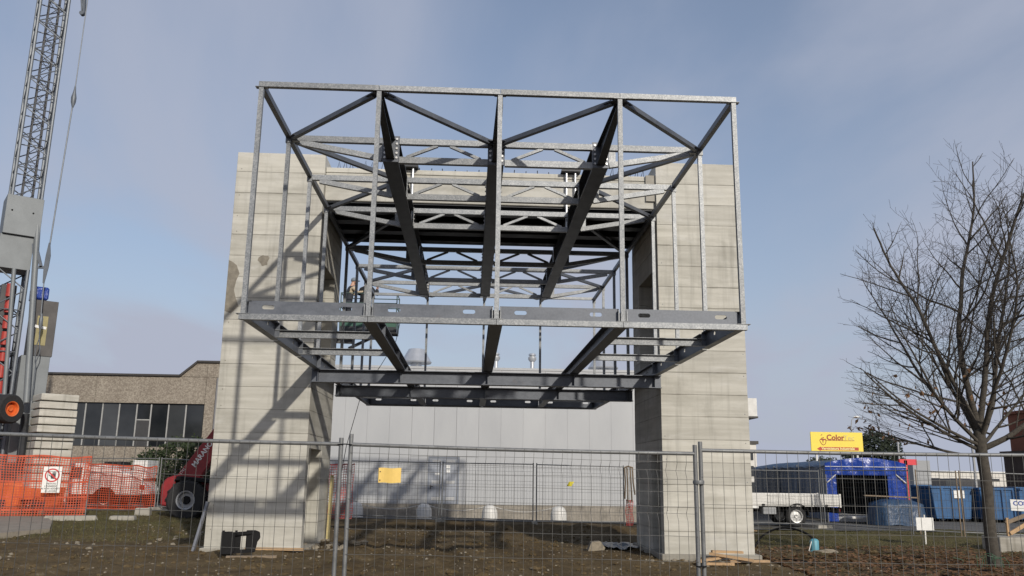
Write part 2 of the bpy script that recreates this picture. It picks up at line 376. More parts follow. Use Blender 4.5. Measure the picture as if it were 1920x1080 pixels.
def mat_leaf(name, a, b, tr=0.25):
    t = NT(name); k = t.noise(2.4, 3); f = t.noise(30, 2)
    m = t.done(t.ramp(t.math('ADD', t.math('MULTIPLY', k, .5), t.math('MULTIPLY', f, .5)), (0.35, a), (0.68, b)), 0.7)
    if tr:
        x = t.n.new('ShaderNodeBsdfTranslucent'); x.inputs[0].default_value = (*b, 1); ms = t.n.new('ShaderNodeMixShader'); ms.inputs[0].default_value = tr
        o = t.n['Material Output']; t.l.new(t.b.outputs[0], ms.inputs[1]); t.l.new(x.outputs[0], ms.inputs[2]); t.l.new(ms.outputs[0], o.inputs[0])
    return m
M_DEAD = mat_leaf('dead_brown_leaf', (0.095, 0.050, 0.022), (0.27, 0.145, 0.065))
M_GRASS = mat_leaf('winter_grass', (0.06, 0.058, 0.02), (0.155, 0.14, 0.055))
M_HEDGE = mat_leaf('hedge_leaf', (0.012, 0.022, 0.007), (0.045, 0.065, 0.022), 0.15)
M_PINE = mat_leaf('evergreen_leaf', (0.014, 0.022, 0.012), (0.040, 0.052, 0.026), 0.1)
M_WOOD = plain('raw_timber', (0.42, 0.28, 0.155), 0.85, 0.25, 5, bump=0.2)
M_WOODG = plain('weathered_timber', (0.20, 0.155, 0.11), 0.9, 0.3, 6, bump=0.3)
M_STONE = plain('pale_stone', (0.23, 0.20, 0.155), 0.9, 0.3, 9, bump=0.4)
M_BRICK = plain('red_brown_brickwork', (0.19, 0.065, 0.035), 0.9, 0.2, 3)
M_BROWN = plain('dark_brown_panel', (0.055, 0.035, 0.025), 0.8, 0.25, 2)
M_GREEN = plain('green_platform_paint', (0.03, 0.10, 0.07), 0.5, 0.15, 5)
M_CRANE = plain('galvanised_crane_steel', (0.135, 0.15, 0.17), 0.5, 0.22, 3, metal=0.3)
M_CRANEBOX = plain('crane_plate', (0.175, 0.19, 0.20), 0.55, 0.15, 1.6, metal=0.2)
M_SILO = plain('pale_far_facade', (0.62, 0.60, 0.56), 0.8, 0.06, 0.3)
M_FARGREY = plain('far_grey_wall', (0.32, 0.33, 0.34), 0.8, 0.08, 0.3)
M_CLOTH = plain('dark_workwear', (0.030, 0.034, 0.045), 0.9, 0.2, 8); M_CLOTH2 = plain('black_jacket', (0.014, 0.015, 0.018), 0.85, 0.2, 8)
M_SLEEVE = plain('beige_sleeve', (0.42, 0.34, 0.24), 0.9, 0.1, 8); M_SKIN = plain('skin', (0.46, 0.27, 0.19), 0.6, 0.06, 8)
M_CAP = plain('grey_cap', (0.16, 0.19, 0.22), 0.85, 0.12, 8)
M_HAIR = plain('dark_hair', (0.015, 0.012, 0.01), 0.7)
M_GREENTIE = plain('green_plastic_tie', (0.02, 0.09, 0.045), 0.5)
M_REDLAMP = plain('red_lamp', (0.35, 0.03, 0.02), 0.3)
M_REDPAINT = plain('bright_red_steel', (0.62, 0.035, 0.05), 0.45, 0.1)

# ------------------------------------------------------------------ ground
def smooth(v, a, b):
    t = max(0.0, min(1.0, (v-a)/(b-a))); return t*t*(3-2*t)
def GS(x, y):
    return -0.009*max(-7.0, min(7.0, x-0.3))+0.10*smooth(y, 24, 29.5)*smooth(x, -14, -6)+0.24*smooth(-x, 6.5, 12)*smooth(y, 19, 28)-0.36*smooth(y, 33, 41.5)*smooth(x, -11, -7.5)*smooth(15-x, 0, 4)
def amp(x, y):
    a = smooth(34.0-y, 0, 4.5)*smooth(y, -6, 3)
    return a*smooth(26-abs(x), 0, 6)
def G(x, y):
    z = GS(x, y); a = amp(x, y)
    if a > 0:
        p = Vector((x, y, 0))
        z += a*(0.065*noise.noise(p*0.55)+0.045*noise.noise(p*1.7)+0.034*noise.noise(p*4.3)+0.020*noise.noise(p*9.1))
        # ruts left by the machines
        for c0, sl_, w_ in ((-1.9, -0.10, 0.16), (-0.2, -0.10, 0.16), (-8.2, 0.16, 0.15), (-6.6, 0.16, 0.15), (7.9, 0.05, 0.15), (9.4, 0.05, 0.15)):
            dx = x-(c0+sl_*(y-16)+0.25*math.sin(y*0.35)); k = smooth(y, 11, 14)*smooth(27-y, 0, 5)
            z -= a*k*1.6*(0.055*math.exp(-(dx/w_)**2)-0.03*math.exp(-((abs(dx)-0.30)/0.12)**2))*(0.8+0.35*math.sin(y*9+c0))
        # spoil ridge along the far edge of the dig and a shallow scrape in front of it
        rid = math.exp(-((y-28.6-0.25*noise.noise(Vector((x*0.8, 0, 3))))/0.55)**2)*smooth(x, -4.5, -2)*smooth(7.5-x, 0, 1.5)
        z += rid*(0.17+0.10*noise.noise(Vector((x*1.3, y*1.3, 9))))
        z -= 0.10*math.exp(-((y-25.6)/1.2)**2)*smooth(x, -2.5, 1)*smooth(7-x, 0, 2)
    return z
def spaced(dense0, dense1, step, far0, far1):
    r = []; v = dense0
    while v <= dense1+1e-6: r.append(v); v += step
    s = step; v = dense0
    lo = []
    while v > far0: s *= 1.35; v -= s; lo.append(v)
    s = step; v = dense1; hi = []
    while v < far1: s *= 1.35; v += s; hi.append(v)
    return lo[::-1]+r+hi
xs = spaced(-17, 18, 0.16, -900, 900); ys = spaced(9, 35, 0.13, -120, 1600)
gv = [(x, y, G(x, y)) for y in ys for x in xs]; W_ = len(xs)
gf = [(j*W_+i, j*W_+i+1, (j+1)*W_+i+1, (j+1)*W_+i) for j in range(len(ys)-1) for i in range(W_-1)]
me = bpy.data.meshes.new('ground'); me.from_pydata(gv, [], gf); me.materials.append(M_GROUND)
for p in me.polygons: p.use_smooth = True
ground = bpy.data.objects.new('ground', me); COL.objects.link(ground); structure(ground)

def sheet(name, outline_fn, x0, x1, nx, y0, y1, ny, dz, mat):
    m = MB(); vs = []; fs = []
    for j in range(ny+1):
        for i in range(nx+1):
            y = y0+(y1-y0)*j/ny; x = x0+(x1-x0)*i/nx; x, y = outline_fn(x, y, j == 0)
            vs.append((x, y, GS(x, y)+dz))
    for j in range(ny):
        for i in range(nx): a = j*(nx+1)+i; fs.append((a, a+1, a+nx+2, a+nx+1))
    m.add(vs, fs); return structure(m.obj(name, mat))
def edge(x, y, first):
    return (x, y+(0.35*noise.noise(Vector((x*0.35, 2, 0)))+0.10*noise.noise(Vector((x*2.1, 5, 0)))) if first else y)
sheet('asphalt_yard', edge, -40, 60, 300, 33.2, 95, 40, 0.02, M_ASPH)
def edge2(x, y, first): return (x, y+0.12*noise.noise(Vector((x*1.1, 7, 0)))+0.55*(x-8)/10*0 if not first else y+0.25*noise.noise(Vector((x*0.8, 8, 0))))
sheet('asphalt_road', lambda x, y, f: edge2(x, y, f), 8.4, 40, 60, 30.6, 33.6, 4, 0.016, M_ASPH)
# pale concrete path running out of the left edge of the view
m = MB(); pts = [(-16.5, 21.2), (-11.6, 22.2), (-10.9, 23.6), (-11.7, 25.4), (-12.7, 27.2), (-16.5, 27.2)]
m.add([(x, y, GS(x, y)+0.09) for x, y in pts]+[(x, y, GS(x, y)-0.25) for x, y in pts], [tuple(range(6))]+[(i, (i+1) % 6, 6+(i+1) % 6, 6+i) for i in range(6)])
structure(m.obj('concrete_path', M_SLAB))

# ------------------------------------------------------------------ concrete portal
X0 = 0.36; YT0, YT1 = 20.2, 23.55
portal = thing('concrete_portal', 'tall board-marked concrete portal of two towers and a lintel carrying the steel frame', 'portal', (X0, YT0, 0))
JZ = [0.57, 1.10, 1.62, 2.13, 2.66, 3.20, 3.72, 4.25, 4.78, 5.30, 5.83, 6.35, 6.87, 7.40, 7.93, 8.46, 9.00]
M_FIN = mat_concrete('dark_joint_grout', (0.24, 0.23, 0.20), (0.38, 0.365, 0.32), (0.17, 0.16, 0.135))
def plan(x0, x1, inner, opening, ins):
    """plan outline of a tower slice; inner = +1 when the inner face is at x1"""
    a, b = x0+ins, x1-ins; y0, y1 = YT0+ins, YT1-ins
    if not opening: return [(a, y0), (b, y0), (b, y1), (a, y1)]
    k_ = 0.02 if ins > 0.01 else 0.0
    oa, ob, nd_ = YT0+opening[0]-k_, YT0+opening[1]+k_, opening[2]+k_           # a niche cut into the inner face
    if inner > 0:
        return [(a, y0), (b, y0), (b, oa), (x1-nd_, oa), (x1-nd_, ob), (b, ob), (b, y1), (a, y1)]
    return [(a, y0), (b, y0), (b, y1), (a, y1), (a, ob), (x0+nd_, ob), (x0+nd_, oa), (a, oa)]
def tower(x0, x1, inner, z0, ztop):
    zs = [z0]+JZ+[ztop]
    low = (0.30, 2.0, 0.42) if inner > 0 else (0.30, 1.30, 1.2)
    def opening(zm): return low if zm < 2.66 else (0.34, 2.45, 0.5) if 4.25 < zm < 6.87 else None
    core = MB()
    for a, b in ((z0, 2.66), (2.66, 4.25), (4.25, 6.87), (6.87, ztop-0.02)):
        core.prism(plan(x0, x1, inner, opening((a+b)/2), 0.016), (0, 0, a), (1, 0, 0), (0, 1, 0), (0, 0, b-a))
    t = core.obj('tower', M_CONC_CORE, portal)
    for i in range(len(zs)-1):
        g = random.uniform(0.002, 0.006); ins = random.uniform(0, 0.005)
        MB().prism(plan(x0, x1, inner, opening((zs[i]+zs[i+1])/2), ins), (0, 0, zs[i]+g), (1, 0, 0), (0, 1, 0), (0, 0, zs[i+1]-zs[i]-2*g)).obj('concrete_lift', M_CONC, t, bevel=0.004)
    xa, xb = (x1-low[2]+0.01, x1-0.006) if inner > 0 else (x0+0.006, x0+low[2]-0.01)
    MB().bb(xa, xb, YT0+low[0]+0.001, YT0+low[1]-0.001, 2.34, 2.652).obj('niche_head', M_CONC, t)
    # uneven grout fins along the lift joints, front and inner face
    for z in JZ:
        for face in (0, 1):
            if face and (z < 2.6 or 4.2 < z < 6.9): continue
            L_ = (x1-x0) if face == 0 else (YT1-YT0); n = 46; m = MB(); vs = []
            for i in range(n+1):
                s = 0.012+(L_-0.024)*i/n; k = noise.noise(Vector((s*2.3, z*7, face*5+x0))); h = max(0.0015, 0.006+0.011*k+0.004*noise.noise(Vector((s*9, z*3, x0)))); c = z+0.004*noise.noise(Vector((s*4, z*5, 2)))
                xx = x1+0.002 if inner > 0 else x0-0.002
                for dz in (-h, h): vs.append((x0+s, YT0-0.002, c+dz) if face == 0 else (xx, YT0+s, c+dz))
            m.add(vs, [(2*i, 2*i+2, 2*i+3, 2*i+1) for i in range(n)]); m.obj('joint_fin', M_FIN, t)
    # formwork tie holes down both edges of the front face
    h = MB()
    for z in JZ:
        for x in ((x0+0.09, x1-0.09) if inner < 0 else (x0+0.12,)):
            if random.random() < 0.75: h.lathe((x+random.uniform(-.02, .02), YT0-0.001, z+random.choice((0.07, -0.07))), [(0.013, 0.0), (0.013, 0.02)], 8, 'y')
    h.obj('tie_hole', M_CONC_CORE if inner > 0 else M_TUBE, t, kind='stuff')
    return t
tl = tower(-5.92, -3.77, 1, -0.2, 9.50)
tr_ = tower(4.49, 6.59, -1, -0.3, 9.56)
# footing lips, caps and repaired patches
MB().bb(4.40, 6.72, YT0-0.12, YT1+0.1, -0.35, 0.07).obj('footing', M_CONC_GREY, tr_, bevel=0.02)
MB().bb(-6.0, -3.70, YT0-0.09, YT1+0.1, -0.35, 0.10).obj('footing', M_CONC_GREY, tl, bevel=0.02)
def patch(c, rx, rz, n, seed, parent):
    r = random.Random(seed); pts = []
    for k in range(n):
        t = 2*PI*k/n; q = 1+r.uniform(-0.22, 0.22); pts.append((c[0]+rx*q*math.cos(t), c[2]+rz*q*math.sin(t)))
    MB().prism(pts, (0, YT0-0.007, 0), (1, 0, 0), (0, 0, 1), (0, 0.03, 0)).obj('mortar_patch', M_MORTAR, parent)
patch((-5.09, 0, 6.76), 0.13, 0.13, 14, 1, tl)
MB().prism([(-5.917, 5.50), (-5.76, 5.44), (-5.60, 5.62), (-5.68, 5.82), (-5.74, 6.02), (-5.70, 6.25), (-5.64, 6.42), (-5.72, 6.62), (-5.82, 6.70), (-5.917, 6.74)], (0, YT0-0.006, 0), (1, 0, 0), (0, 0, 1), (0, 0.03, 0)).obj('mortar_patch', M_MORTAR, tl)
lint = MB().bb(-3.762, 4.482, 20.33, 23.42, 8.36, 9.08).obj('lintel', M_CONC, portal, bevel=0.015)
MB().bb(-3.762, 4.482, 20.336, 23.41, 9.095, 9.22).obj('lintel_cap', M_CONC, lint, bevel=0.01)
MB().bb(4.25, 4.484, 20.27, 20.325, 8.55, 9.23).obj('lintel_bearing', M_CONC_GREY, lint)
rb = MB(); x = -3.55
while x < 4.3:
    lean = random.uniform(-.05, .05); h = random.uniform(.24, .33); y = random.choice((20.55, 20.62))
    if x < -1.6 or x > 2.6: rb.poly([(x, y, 9.2), (x+0.055+lean, y, 9.22+h), (x+0.11, y+.03, 9.2)], 0.011, 5)
    else: rb.poly([(x, y, 9.2), (x+lean*.4, y, 9.22+h*.5)], 0.011, 5)
    x += 0.16 if (x < -1.6 or x > 2.6) else 0.30
rb.poly([(-2.2+0.13*math.cos(a), 20.6, 9.36+0.13*math.sin(a)) for a in [k*PI/6 for k in range(9)]], 0.014, 5)
rb.obj('rebar', M_BLACK, lint, kind='stuff')
# yellow board drawn for a paint stain, and a steel strip left leaning on the left tower
m = MB(); m.bar((-3.70, 23.50, 0.05), (-3.68, 23.55, 1.72), 0.05, 0.30, (0, 1, 0)); tag(m.obj('stain_board', plain('yellow_stain_board', (0.50, 0.42, 0.20), 0.7, 0.25, 4)), 'yellow board drawn for the paint stain at the inner far corner of the left concrete tower', 'board')
m = MB(); m.channel((-6.05, 19.96, 0.04), (-5.86, 20.10, 1.10), 0.13, 0.05, 0.012, up=(0, 1, 0)); tag(m.obj('steel_channel', plain('blue_grey_steel', (0.16, 0.17, 0.20), 0.5, 0.15, metal=0.3)), 'grey steel strip leaning against the outer foot of the left tower', 'steel strip')

# ------------------------------------------------------------------ steel frame
YF, MD, GAP = 13.44, 2.21, 3.61
D = [YF, YF+MD, YF+2*MD, YF+3*MD, YF+3*MD+GAP, YF+4*MD+GAP, YF+5*MD+GAP, YF+6*MD+GAP]
XS = [X0-4.0, X0-2.04, X0, X0+2.04, X0+4.0]; XL, XR = XS[0], XS[4]
ZB, ZT = 4.11, 8.16
frame = thing('steel_cube_frame', 'large bolted steel cube frame of trusses, girders and thin posts hung through the concrete portal', 'steel frame', (X0, YF, ZB))
P_ = 0.076
def post(x, y, z0=ZB+0.09, z1=ZT-0.09):
    o = MB().bb(x-P_/2, x+P_/2, y-P_/2, y+P_/2, z0, z1).obj('post', M_GALV, frame)
    return o
def foot_plate(x, y, par, dy):
    for dx in (-0.065, 0.065): MB().bb(x+dx-0.008, x+dx+0.008, y-0.02, y+dy, 4.205, 4.40).obj('cleat', M_GALV, par)
for i, y in enumerate(D):
    for k, x in enumerate(XS):
        if k in (0, 4) or i in (0, 7):
            o = post(x, y)
            if i == 0:
                if k in (1, 2, 3): foot_plate(x, y, o, 0.10)
                MB().bb(x-0.10, x+0.10, y-0.055, y+0.055, ZT-0.098, ZT-0.09).obj('cap_plate', M_GALV, o)
                MB().bb(x-0.11, x+0.11, y-0.06, y+0.06, ZB+0.09, ZB+0.098).obj('base_plate', M_GALV, o)
            elif k in (0, 4):
                MB().bb(x-0.055, x+0.055, y-0.055, y+0.055, ZT-0.20, ZT-0.085).obj('cap_plate', M_GALV, o)
# perimeter rails
for y in (D[0], D[7]):
    for k in range(4):
        MB().bb(XS[k]-(0.045 if k == 0 else -0.004), XS[k+1]+(0.045 if k == 3 else -0.004)*1.0, y-0.045, y+0.045, ZT-0.09, ZT).obj('top_rail', M_GALV, frame)
        MB().bb(XS[k]-(0.06 if k == 0 else -0.004), XS[k+1]+(0.06 if k == 3 else -0.004), y-0.05, y+0.05, ZB, ZB+0.09).obj('bottom_rail', M_GALV, frame)
for x in (XL, XR):
    for i in range(7):
        MB().bar((x, D[i]+0.055, ZT-0.06), (x, D[i+1]-0.055, ZT-0.06), 0.09, 0.10).obj('side_rail', M_STEEL, frame)
# slotted edge channels
SLOT = [-3.63, -2.41, -1.64, -0.44, 0.39, 1.61, 2.40, 3.66]
def slotted(mb, o, ax, s0, s1, z0, z1, slots, ext, hw=0.10, hh=0.034):
    zc = (z0+z1)/2+0.035; cur = s0
    def pr(p): mb.prism(p, o, ax, (0, 0, 1), ext)
    for c in slots:
        a, b = c-hw, c+hw
        pr([(cur, z0), (a, z0), (a, z1), (cur, z1)])
        up = [(a+hh-hh*math.cos(t), zc+hh*math.sin(t)) for t in (0, PI/6, PI/3, PI/2)]+[(b-hh+hh*math.sin(t), zc+hh*math.cos(t)) for t in (0, PI/6, PI/3, PI/2)]
        pr([(a, z1)]+up+[(b, z1)]); pr([(a, z0)]+[(u, 2*zc-v) for u, v in up]+[(b, z0)]); cur = b
    pr([(cur, z0), (s1, z0), (s1, z1), (cur, z1)])
CZ0, CZ1 = 4.16, 4.43
for y, sg in ((D[0]+0.06, 1), (D[7]-0.06, -1)):
    for k in range(4):
        a, b = XS[k]-X0+0.055, XS[k+1]-X0-0.055
        mb = MB(); slotted(mb, (X0, y, 0), (1, 0, 0), a, b, CZ0+0.012, CZ1-0.012, [s for s in SLOT if a < s < b], (0, sg*0.012, 0))
        ch = mb.obj('edge_channel', M_STEEL, frame)
        f = MB()
        for z in (CZ0, CZ1-0.012): f.bb(X0+a, X0+b, min(y, y+sg*0.09), max(y, y+sg*0.09), z, z+0.012)
        f.obj('flange', M_STEEL, ch)
for x, sg in ((XL, 1), (XR, -1)):
    for i in range(7):
        a, b = D[i]+0.06, D[i+1]-0.06; L = b-a
        mb = MB(); slotted(mb, (x, 0, 0), (0, 1, 0), a, b, CZ0+0.012, CZ1-0.012, [a+L*0.27, a+L*0.74], (sg*0.012, 0, 0), 0.055, 0.034)
        ch = mb.obj('edge_channel', M_STEEL, frame)
        f = MB()
        for z in (CZ0-0.04, CZ1-0.012): f.bb(min(x-sg*0.03, x+sg*0.10), max(x-sg*0.03, x+sg*0.10), a, b, z, z+0.012)
        f.obj('flange', M_STEEL, ch)
        MB().bb(min(x+sg*0.013, x+sg*0.10), max(x+sg*0.013, x+sg*0.10), b-0.012, b, CZ0+0.012, CZ1-0.012).obj('stiffener', M_STEEL, ch)
# floor beams running back, and the two heavy cross beams at the portal
for k in (1, 2, 3):
    for a, b in ((D[0]+0.16, D[3]), (D[3], D[4]), (D[4], D[7]-0.16)):
        bm_ = MB().ibeam((XS[k], a, 4.265), (XS[k], b, 4.265), 0.24, 0.21, 0.014, 0.010).obj('floor_beam', M_STEEL, frame)
        for yy in (a+0.75*(b-a)/3, a+2.2*(b-a)/3):
            MB().bb(XS[k]+0.006, XS[k]+0.10, yy, yy+0.01, 4.16, 4.37).obj('stiffener', M_STEEL, bm_)
for y in (D[3]+0.03, D[4]+0.05):
    cb = MB().ibeam((-3.75, y, 3.985), (4.47, y, 3.985), 0.30, 0.26, 0.016, 0.012).obj('cross_beam', M_STEEL, frame)
    for x in (XS[0]+0.05, XS[1], XS[2], XS[3], XS[4]-0.05):
        MB().bb(x-0.006, x+0.006, y-0.125, y-0.008, 3.852, 4.118).obj('stiffener', M_STEEL, cb)
for i in (1, 2, 5, 6):
    for a, b in ((XS[0]+0.02, XS[1]-0.012), (XS[3]+0.012, XS[4]-0.02)):
        MB().channel((a, D[i]-0.02, 4.24), (b, D[i]-0.02, 4.24), 0.14, 0.07, 0.010, 1).obj('floor_purlin', M_GALV, frame)
# roof girders: tapered nose, bolted splice, deep beam
for k in (1, 2, 3):
    x = XS[k]; zb, zt = 7.655, 8.14
    g = MB().ibeam((x, D[1]+0.012, (zb+zt)/2), (x, D[6]-0.012, (zb+zt)/2), zt-zb, 0.30, 0.024, 0.014).obj('girder', M_DARK, frame)
    def ipf(h, w, tf, tw, off):
        H, W, t = h/2, w/2, tw/2
        return [(p[0], p[1]+off) for p in [(-W, -H), (W, -H), (W, -H+tf), (t, -H+tf), (t, H-tf), (W, H-tf), (W, H), (-W, H), (-W, H-tf), (-t, H-tf), (-t, -H+tf), (-W, -H+tf)]]
    for y0, y1 in ((D[1]-0.025, D[0]+0.06), (D[6]+0.025, D[7]-0.06)):
        nz_ = MB(); zc_ = 8.10
        nz_.profile((x, y0, zc_), (x, y1, zc_), ipf(0.41, 0.16, 0.014, 0.01, -0.205), end=ipf(0.16, 0.10, 0.012, 0.01, -0.09)); nz_.obj('girder_nose', M_DARK, frame)
    for y in (D[1], D[6]):
        for s_ in (-1, 1):
            pl = MB().bb(x-0.165, x+0.165, y+min(0, s_*0.022), y+max(0, s_*0.022), zb-0.01, zt+0.03).obj('splice_plate', M_STEEL, g)
        for bx in (-0.115, 0.115):
            for bz in range(5):
                MB().lathe((x+bx, y-0.022, zb+0.07+bz*0.095), [(0.024, -0.022), (0.024, 0.0)], 6, 'y').obj('bolt', M_BOLT, g)
    for i in range(2, 6):
        for s_ in (-1, 1):
            MB().bb(x+min(s_*0.15, s_*0.162), x+max(s_*0.15, s_*0.162), D[i]-0.07, D[i]+0.07, zb+0.005, zt-0.005).obj('end_plate', M_GALV, g)
            for bz in range(4):
                MB().lathe((x+s_*0.162, D[i]-0.045, zb+0.09+bz*0.10), [(0.018, 0.0), (0.018, s_*0.02)], 6, 'x').obj('bolt', M_BOLT, g)
# cross trusses
def truss(y, a, b, mid):
    if mid:
        t = MB().bar((a, y, 8.06), (b, y, 8.06), 0.10, 0.115).obj('truss', M_GALV, frame)
        MB().bar((a, y, 7.68), (b, y, 7.68), 0.10, 0.125).obj('bottom_chord', M_GALV, t)
        c = (a+b)/2
        for s_, e in ((-1, a), (1, b)):
            MB().bar((e-s_*0.14, y, 7.745), (c+s_*0.12, y, 8.00), 0.06, 0.055).obj('diagonal', M_GALV, t)
    else:                                           # end bay: a is the node, b the girder
        t = MB().bar((a, y, 8.06), (b, y, 8.06), 0.10, 0.115).obj('truss', M_GALV, frame)
        s_ = 1 if b > a else -1
        MB().bar((a+s_*0.16, y, 7.985), (b, y, 7.70), 0.09, 0.105).obj('bottom_chord', M_GALV, t)
        MB().bb(min(b-s_*0.13, b), max(b-s_*0.13, b), y-0.008, y+0.008, 7.75, 8.0).obj('gusset', M_GALV, t)
for i in range(1, 7):
    y = D[i]; e = 0.165
    truss(y, XS[0]+0.056, XS[1]-e, False); truss(y, XS[1]+e, XS[2]-e, True); truss(y, XS[2]+e, XS[3]-e, True); truss(y, XS[4]-0.056, XS[3]+e, False)
# plan bracing just under the roof plane
BR = [((0, 1), (1, 0)), ((1, 0), (2, 1)), ((2, 1), (3, 0)), ((3, 0), (4, 1)), ((0, 1), (1, 2)), ((1, 2), (0, 3)), ((4, 1), (3, 2)), ((3, 2), (4, 3)),
      ((1, 3), (0, 4)), ((3, 3), (4, 4)), ((0, 4), (1, 5)), ((1, 5), (0, 6)), ((4, 4), (3, 5)), ((3, 5), (4, 6)), ((0, 6), (1, 7)), ((1, 7), (2, 6)), ((2, 6), (3, 7)), ((3, 7), (4, 6))]
for (ka, ia), (kb, ib) in BR:
    p, q = V(XS[ka], D[ia], 8.05), V(XS[kb], D[ib], 8.05); d = (q-p).normalized()
    br = MB().bar(p+d*0.16, q-d*0.16, 0.085, 0.085).obj('brace', M_STEEL, frame)
    for e, s_ in ((p, 1), (q, -1)):
        MB().bar(e+d*s_*0.04, e+d*s_*0.30, 0.15, 0.012).obj('gusset', M_STEEL, br)
# hanger rods over the lintel
for x in (-1.82, -1.60, 2.24, 2.46):
    for y in (20.24, 23.5):
        h = MB().tube((x, y, 7.70), (x, y, 9.36), 0.030, 10).obj('hanger_rod', M_ZINC, frame, smooth=True)
        MB().bb(x-0.06, x+0.06, y-0.06, y+0.06, 7.69, 7.72).obj('washer', M_STEEL, h)
for y in (20.55, 21.45, 22.35, 23.22):
    MB().ibeam((-3.74, y, 8.245), (4.46, y, 8.245), 0.20, 0.34, 0.018, 0.014).obj('dark_soffit_beam', M_DARK, frame)  # dark steel beams added to cover and darken the lintel's bounce-lit underside
for x in (-1.71, 2.35):
    MB().bb(x-0.24, x+0.24, 20.14, 23.6, 9.235, 9.29).obj('hanger_beam', M_DARK, frame)

# ------------------------------------------------------------------ site fence in front
YN = 8.5
def fence_panel(x0, x1, y0, y1, tops, rows, nv, kinks, label, z_foot=0.0, over=(0.06, 0.06), wire_r=0.0026):
    """one welded mesh panel: two posts, rails, wires (vertical ones may be kinked)"""
    p = thing('site_fence_panel', label, 'fence', ((x0+x1)/2, (y0+y1)/2, G((x0+x1)/2, (y0+y1)/2)), 0, 'site fence panels in the foreground')
    za, zb_ = tops; g0, g1 = G(x0, y0)+0.02, G(x1, y1)+0.02
    MB().poly([(x0, y0, g0), (x0, y0, za+over[0])], 0.021, 12).obj('post', M_TUBE, p, smooth=True)
    MB().poly([(x1, y1, g1), (x1, y1, zb_+over[1])], 0.021, 12).obj('post', M_TUBE, p, smooth=True)
    n = 8
    MB().poly([(x0+(x1-x0)*t/n, y0+(y1-y0)*t/n, za+(zb_-za)*t/n-0.010*math.sin(PI*t/n)) for t in range(n+1)], 0.019, 12).obj('top_rail', M_TUBE, p, smooth=True)
    MB().poly([(x0, y0, g0+0.12), (x1, y1, g1+0.12)], 0.019, 12).obj('bottom_rail', M_TUBE, p, smooth=True)
    for i in range(1, nv):
        t = i/nv; x, y = x0+(x1-x0)*t, y0+(y1-y0)*t; zt_ = za+(zb_-za)*t; gg = g0+(g1-g0)*t+0.12
        pts = [(x, y-0.02, zt_)]; jx = random.uniform(-.006, .006)
        for kz in kinks: pts += [(x+jx, y-0.02, zt_-kz+0.07), (x-0.006+jx, y+0.016, zt_-kz), (x+jx, y-0.02, zt_-kz-0.07)]
        pts.append((x+jx, y-0.02, gg)); MB().poly(pts, wire_r, 4).obj('wire', M_WIRE, p)
    for r in rows:
        n = 10; ph = random.uniform(0, 6)
        MB().poly([(x0+(x1-x0)*t/n, y0+(y1-y0)*t/n-0.024+(0.036 if any(abs(r-kz) < 0.01 for kz in kinks) else 0), za+(zb_-za)*t/n-r+0.004*math.sin(ph+t*1.3)) for t in range(n+1)], wire_r, 4).obj('wire', M_WIRE, p)
    return p
fa = fence_panel(-4.78, -1.255, 8.30, 8.46, (2.085, 2.035), [0.33, 0.66, 0.98, 1.30, 1.60, 1.80], 37, [], 'foreground mesh fence panel at left, in front of the orange net and left tower', over=(0.06, 0.06))
fb = fence_panel(-1.165, 2.215, 8.50, 8.50, (2.035, 1.995), [0.085, 0.17, 0.25, 0.37, 0.51, 0.58, 0.79, 1.02, 1.24, 1.46, 1.60, 1.82], 36, [0.17, 0.58, 1.46], 'foreground mesh fence panel in the middle with the yellow card', over=(0.10, 0.085))
fc = fence_panel(2.275, 5.80, 8.52, 8.40, (2.03, 2.03), [0.26, 0.52, 0.79, 1.05, 1.31, 1.57, 1.8], 33, [], 'foreground mesh fence panel at right, in front of the bare tree', over=(0.085, 0.06))
for a, b, l in ((-1.21, 8.48, 'concrete fence foot block between the left and middle foreground panels'), (2.245, 8.5, 'concrete fence foot block between the middle and right foreground panels')):
    tag(MB().box((a, b, G(a, b)+0.06), (0.24, 0.68, 0.13), taper=0.9).obj('fence_foot', M_CONC_GREY, bevel=0.01), l, 'fence foot')
for a, b, s_ in ((-1.21, 8.478, 1.99), (2.245, 8.505, 1.55), (2.245, 8.505, 0.93)):
    pass
cl = MB().poly([(-1.255-.03, 8.44, 2.03), (-1.21, 8.43, 2.035), (-1.15, 8.47, 2.03)], 0.006, 5); cl.obj('wire_tie', M_BLACK, fb)
MB().lathe((2.245, 8.51, 1.72), [(0.056, -0.018), (0.058, 0.0), (0.056, 0.018)], 12).obj('clamp', M_TUBE, fb, smooth=True)
MB().lathe((2.245, 8.51, 0.93), [(0.054, -0.004), (0.054, 0.006)], 12).obj('wire_tie', M_BLACK, fb)
card = MB(); n = 8
card.add([(-0.88+0.215*i/n, 8.445+0.006*math.sin(i*0.9)+d, z+0.003*math.sin(i)) for d in (0, 0.003) for z in (1.675, 1.815) for i in range(n+1)],
         [(i, i+1, n+2+i, n+1+i) for i in range(n)]+[(2*n+2+i, 3*n+3+i, 3*n+4+i, 2*n+3+i) for i in range(n)]+[(i, 2*n+2+i, 2*n+3+i, i+1) for i in range(n)]+[(n+1+i, n+2+i, 3*n+4+i, 3*n+3+i) for i in range(n)])
card_o = tag(card.obj('yellow_card', M_CARD), 'blank yellow card tied to the middle foreground fence panel', 'card')
for x, z in ((-0.865, 1.78), (-0.865, 1.70)): MB().lathe((x, 8.444, z), [(0.006, -0.002), (0.006, 0.001)], 8, 'y').obj('eyelet', M_SIGNBLACK, card_o)

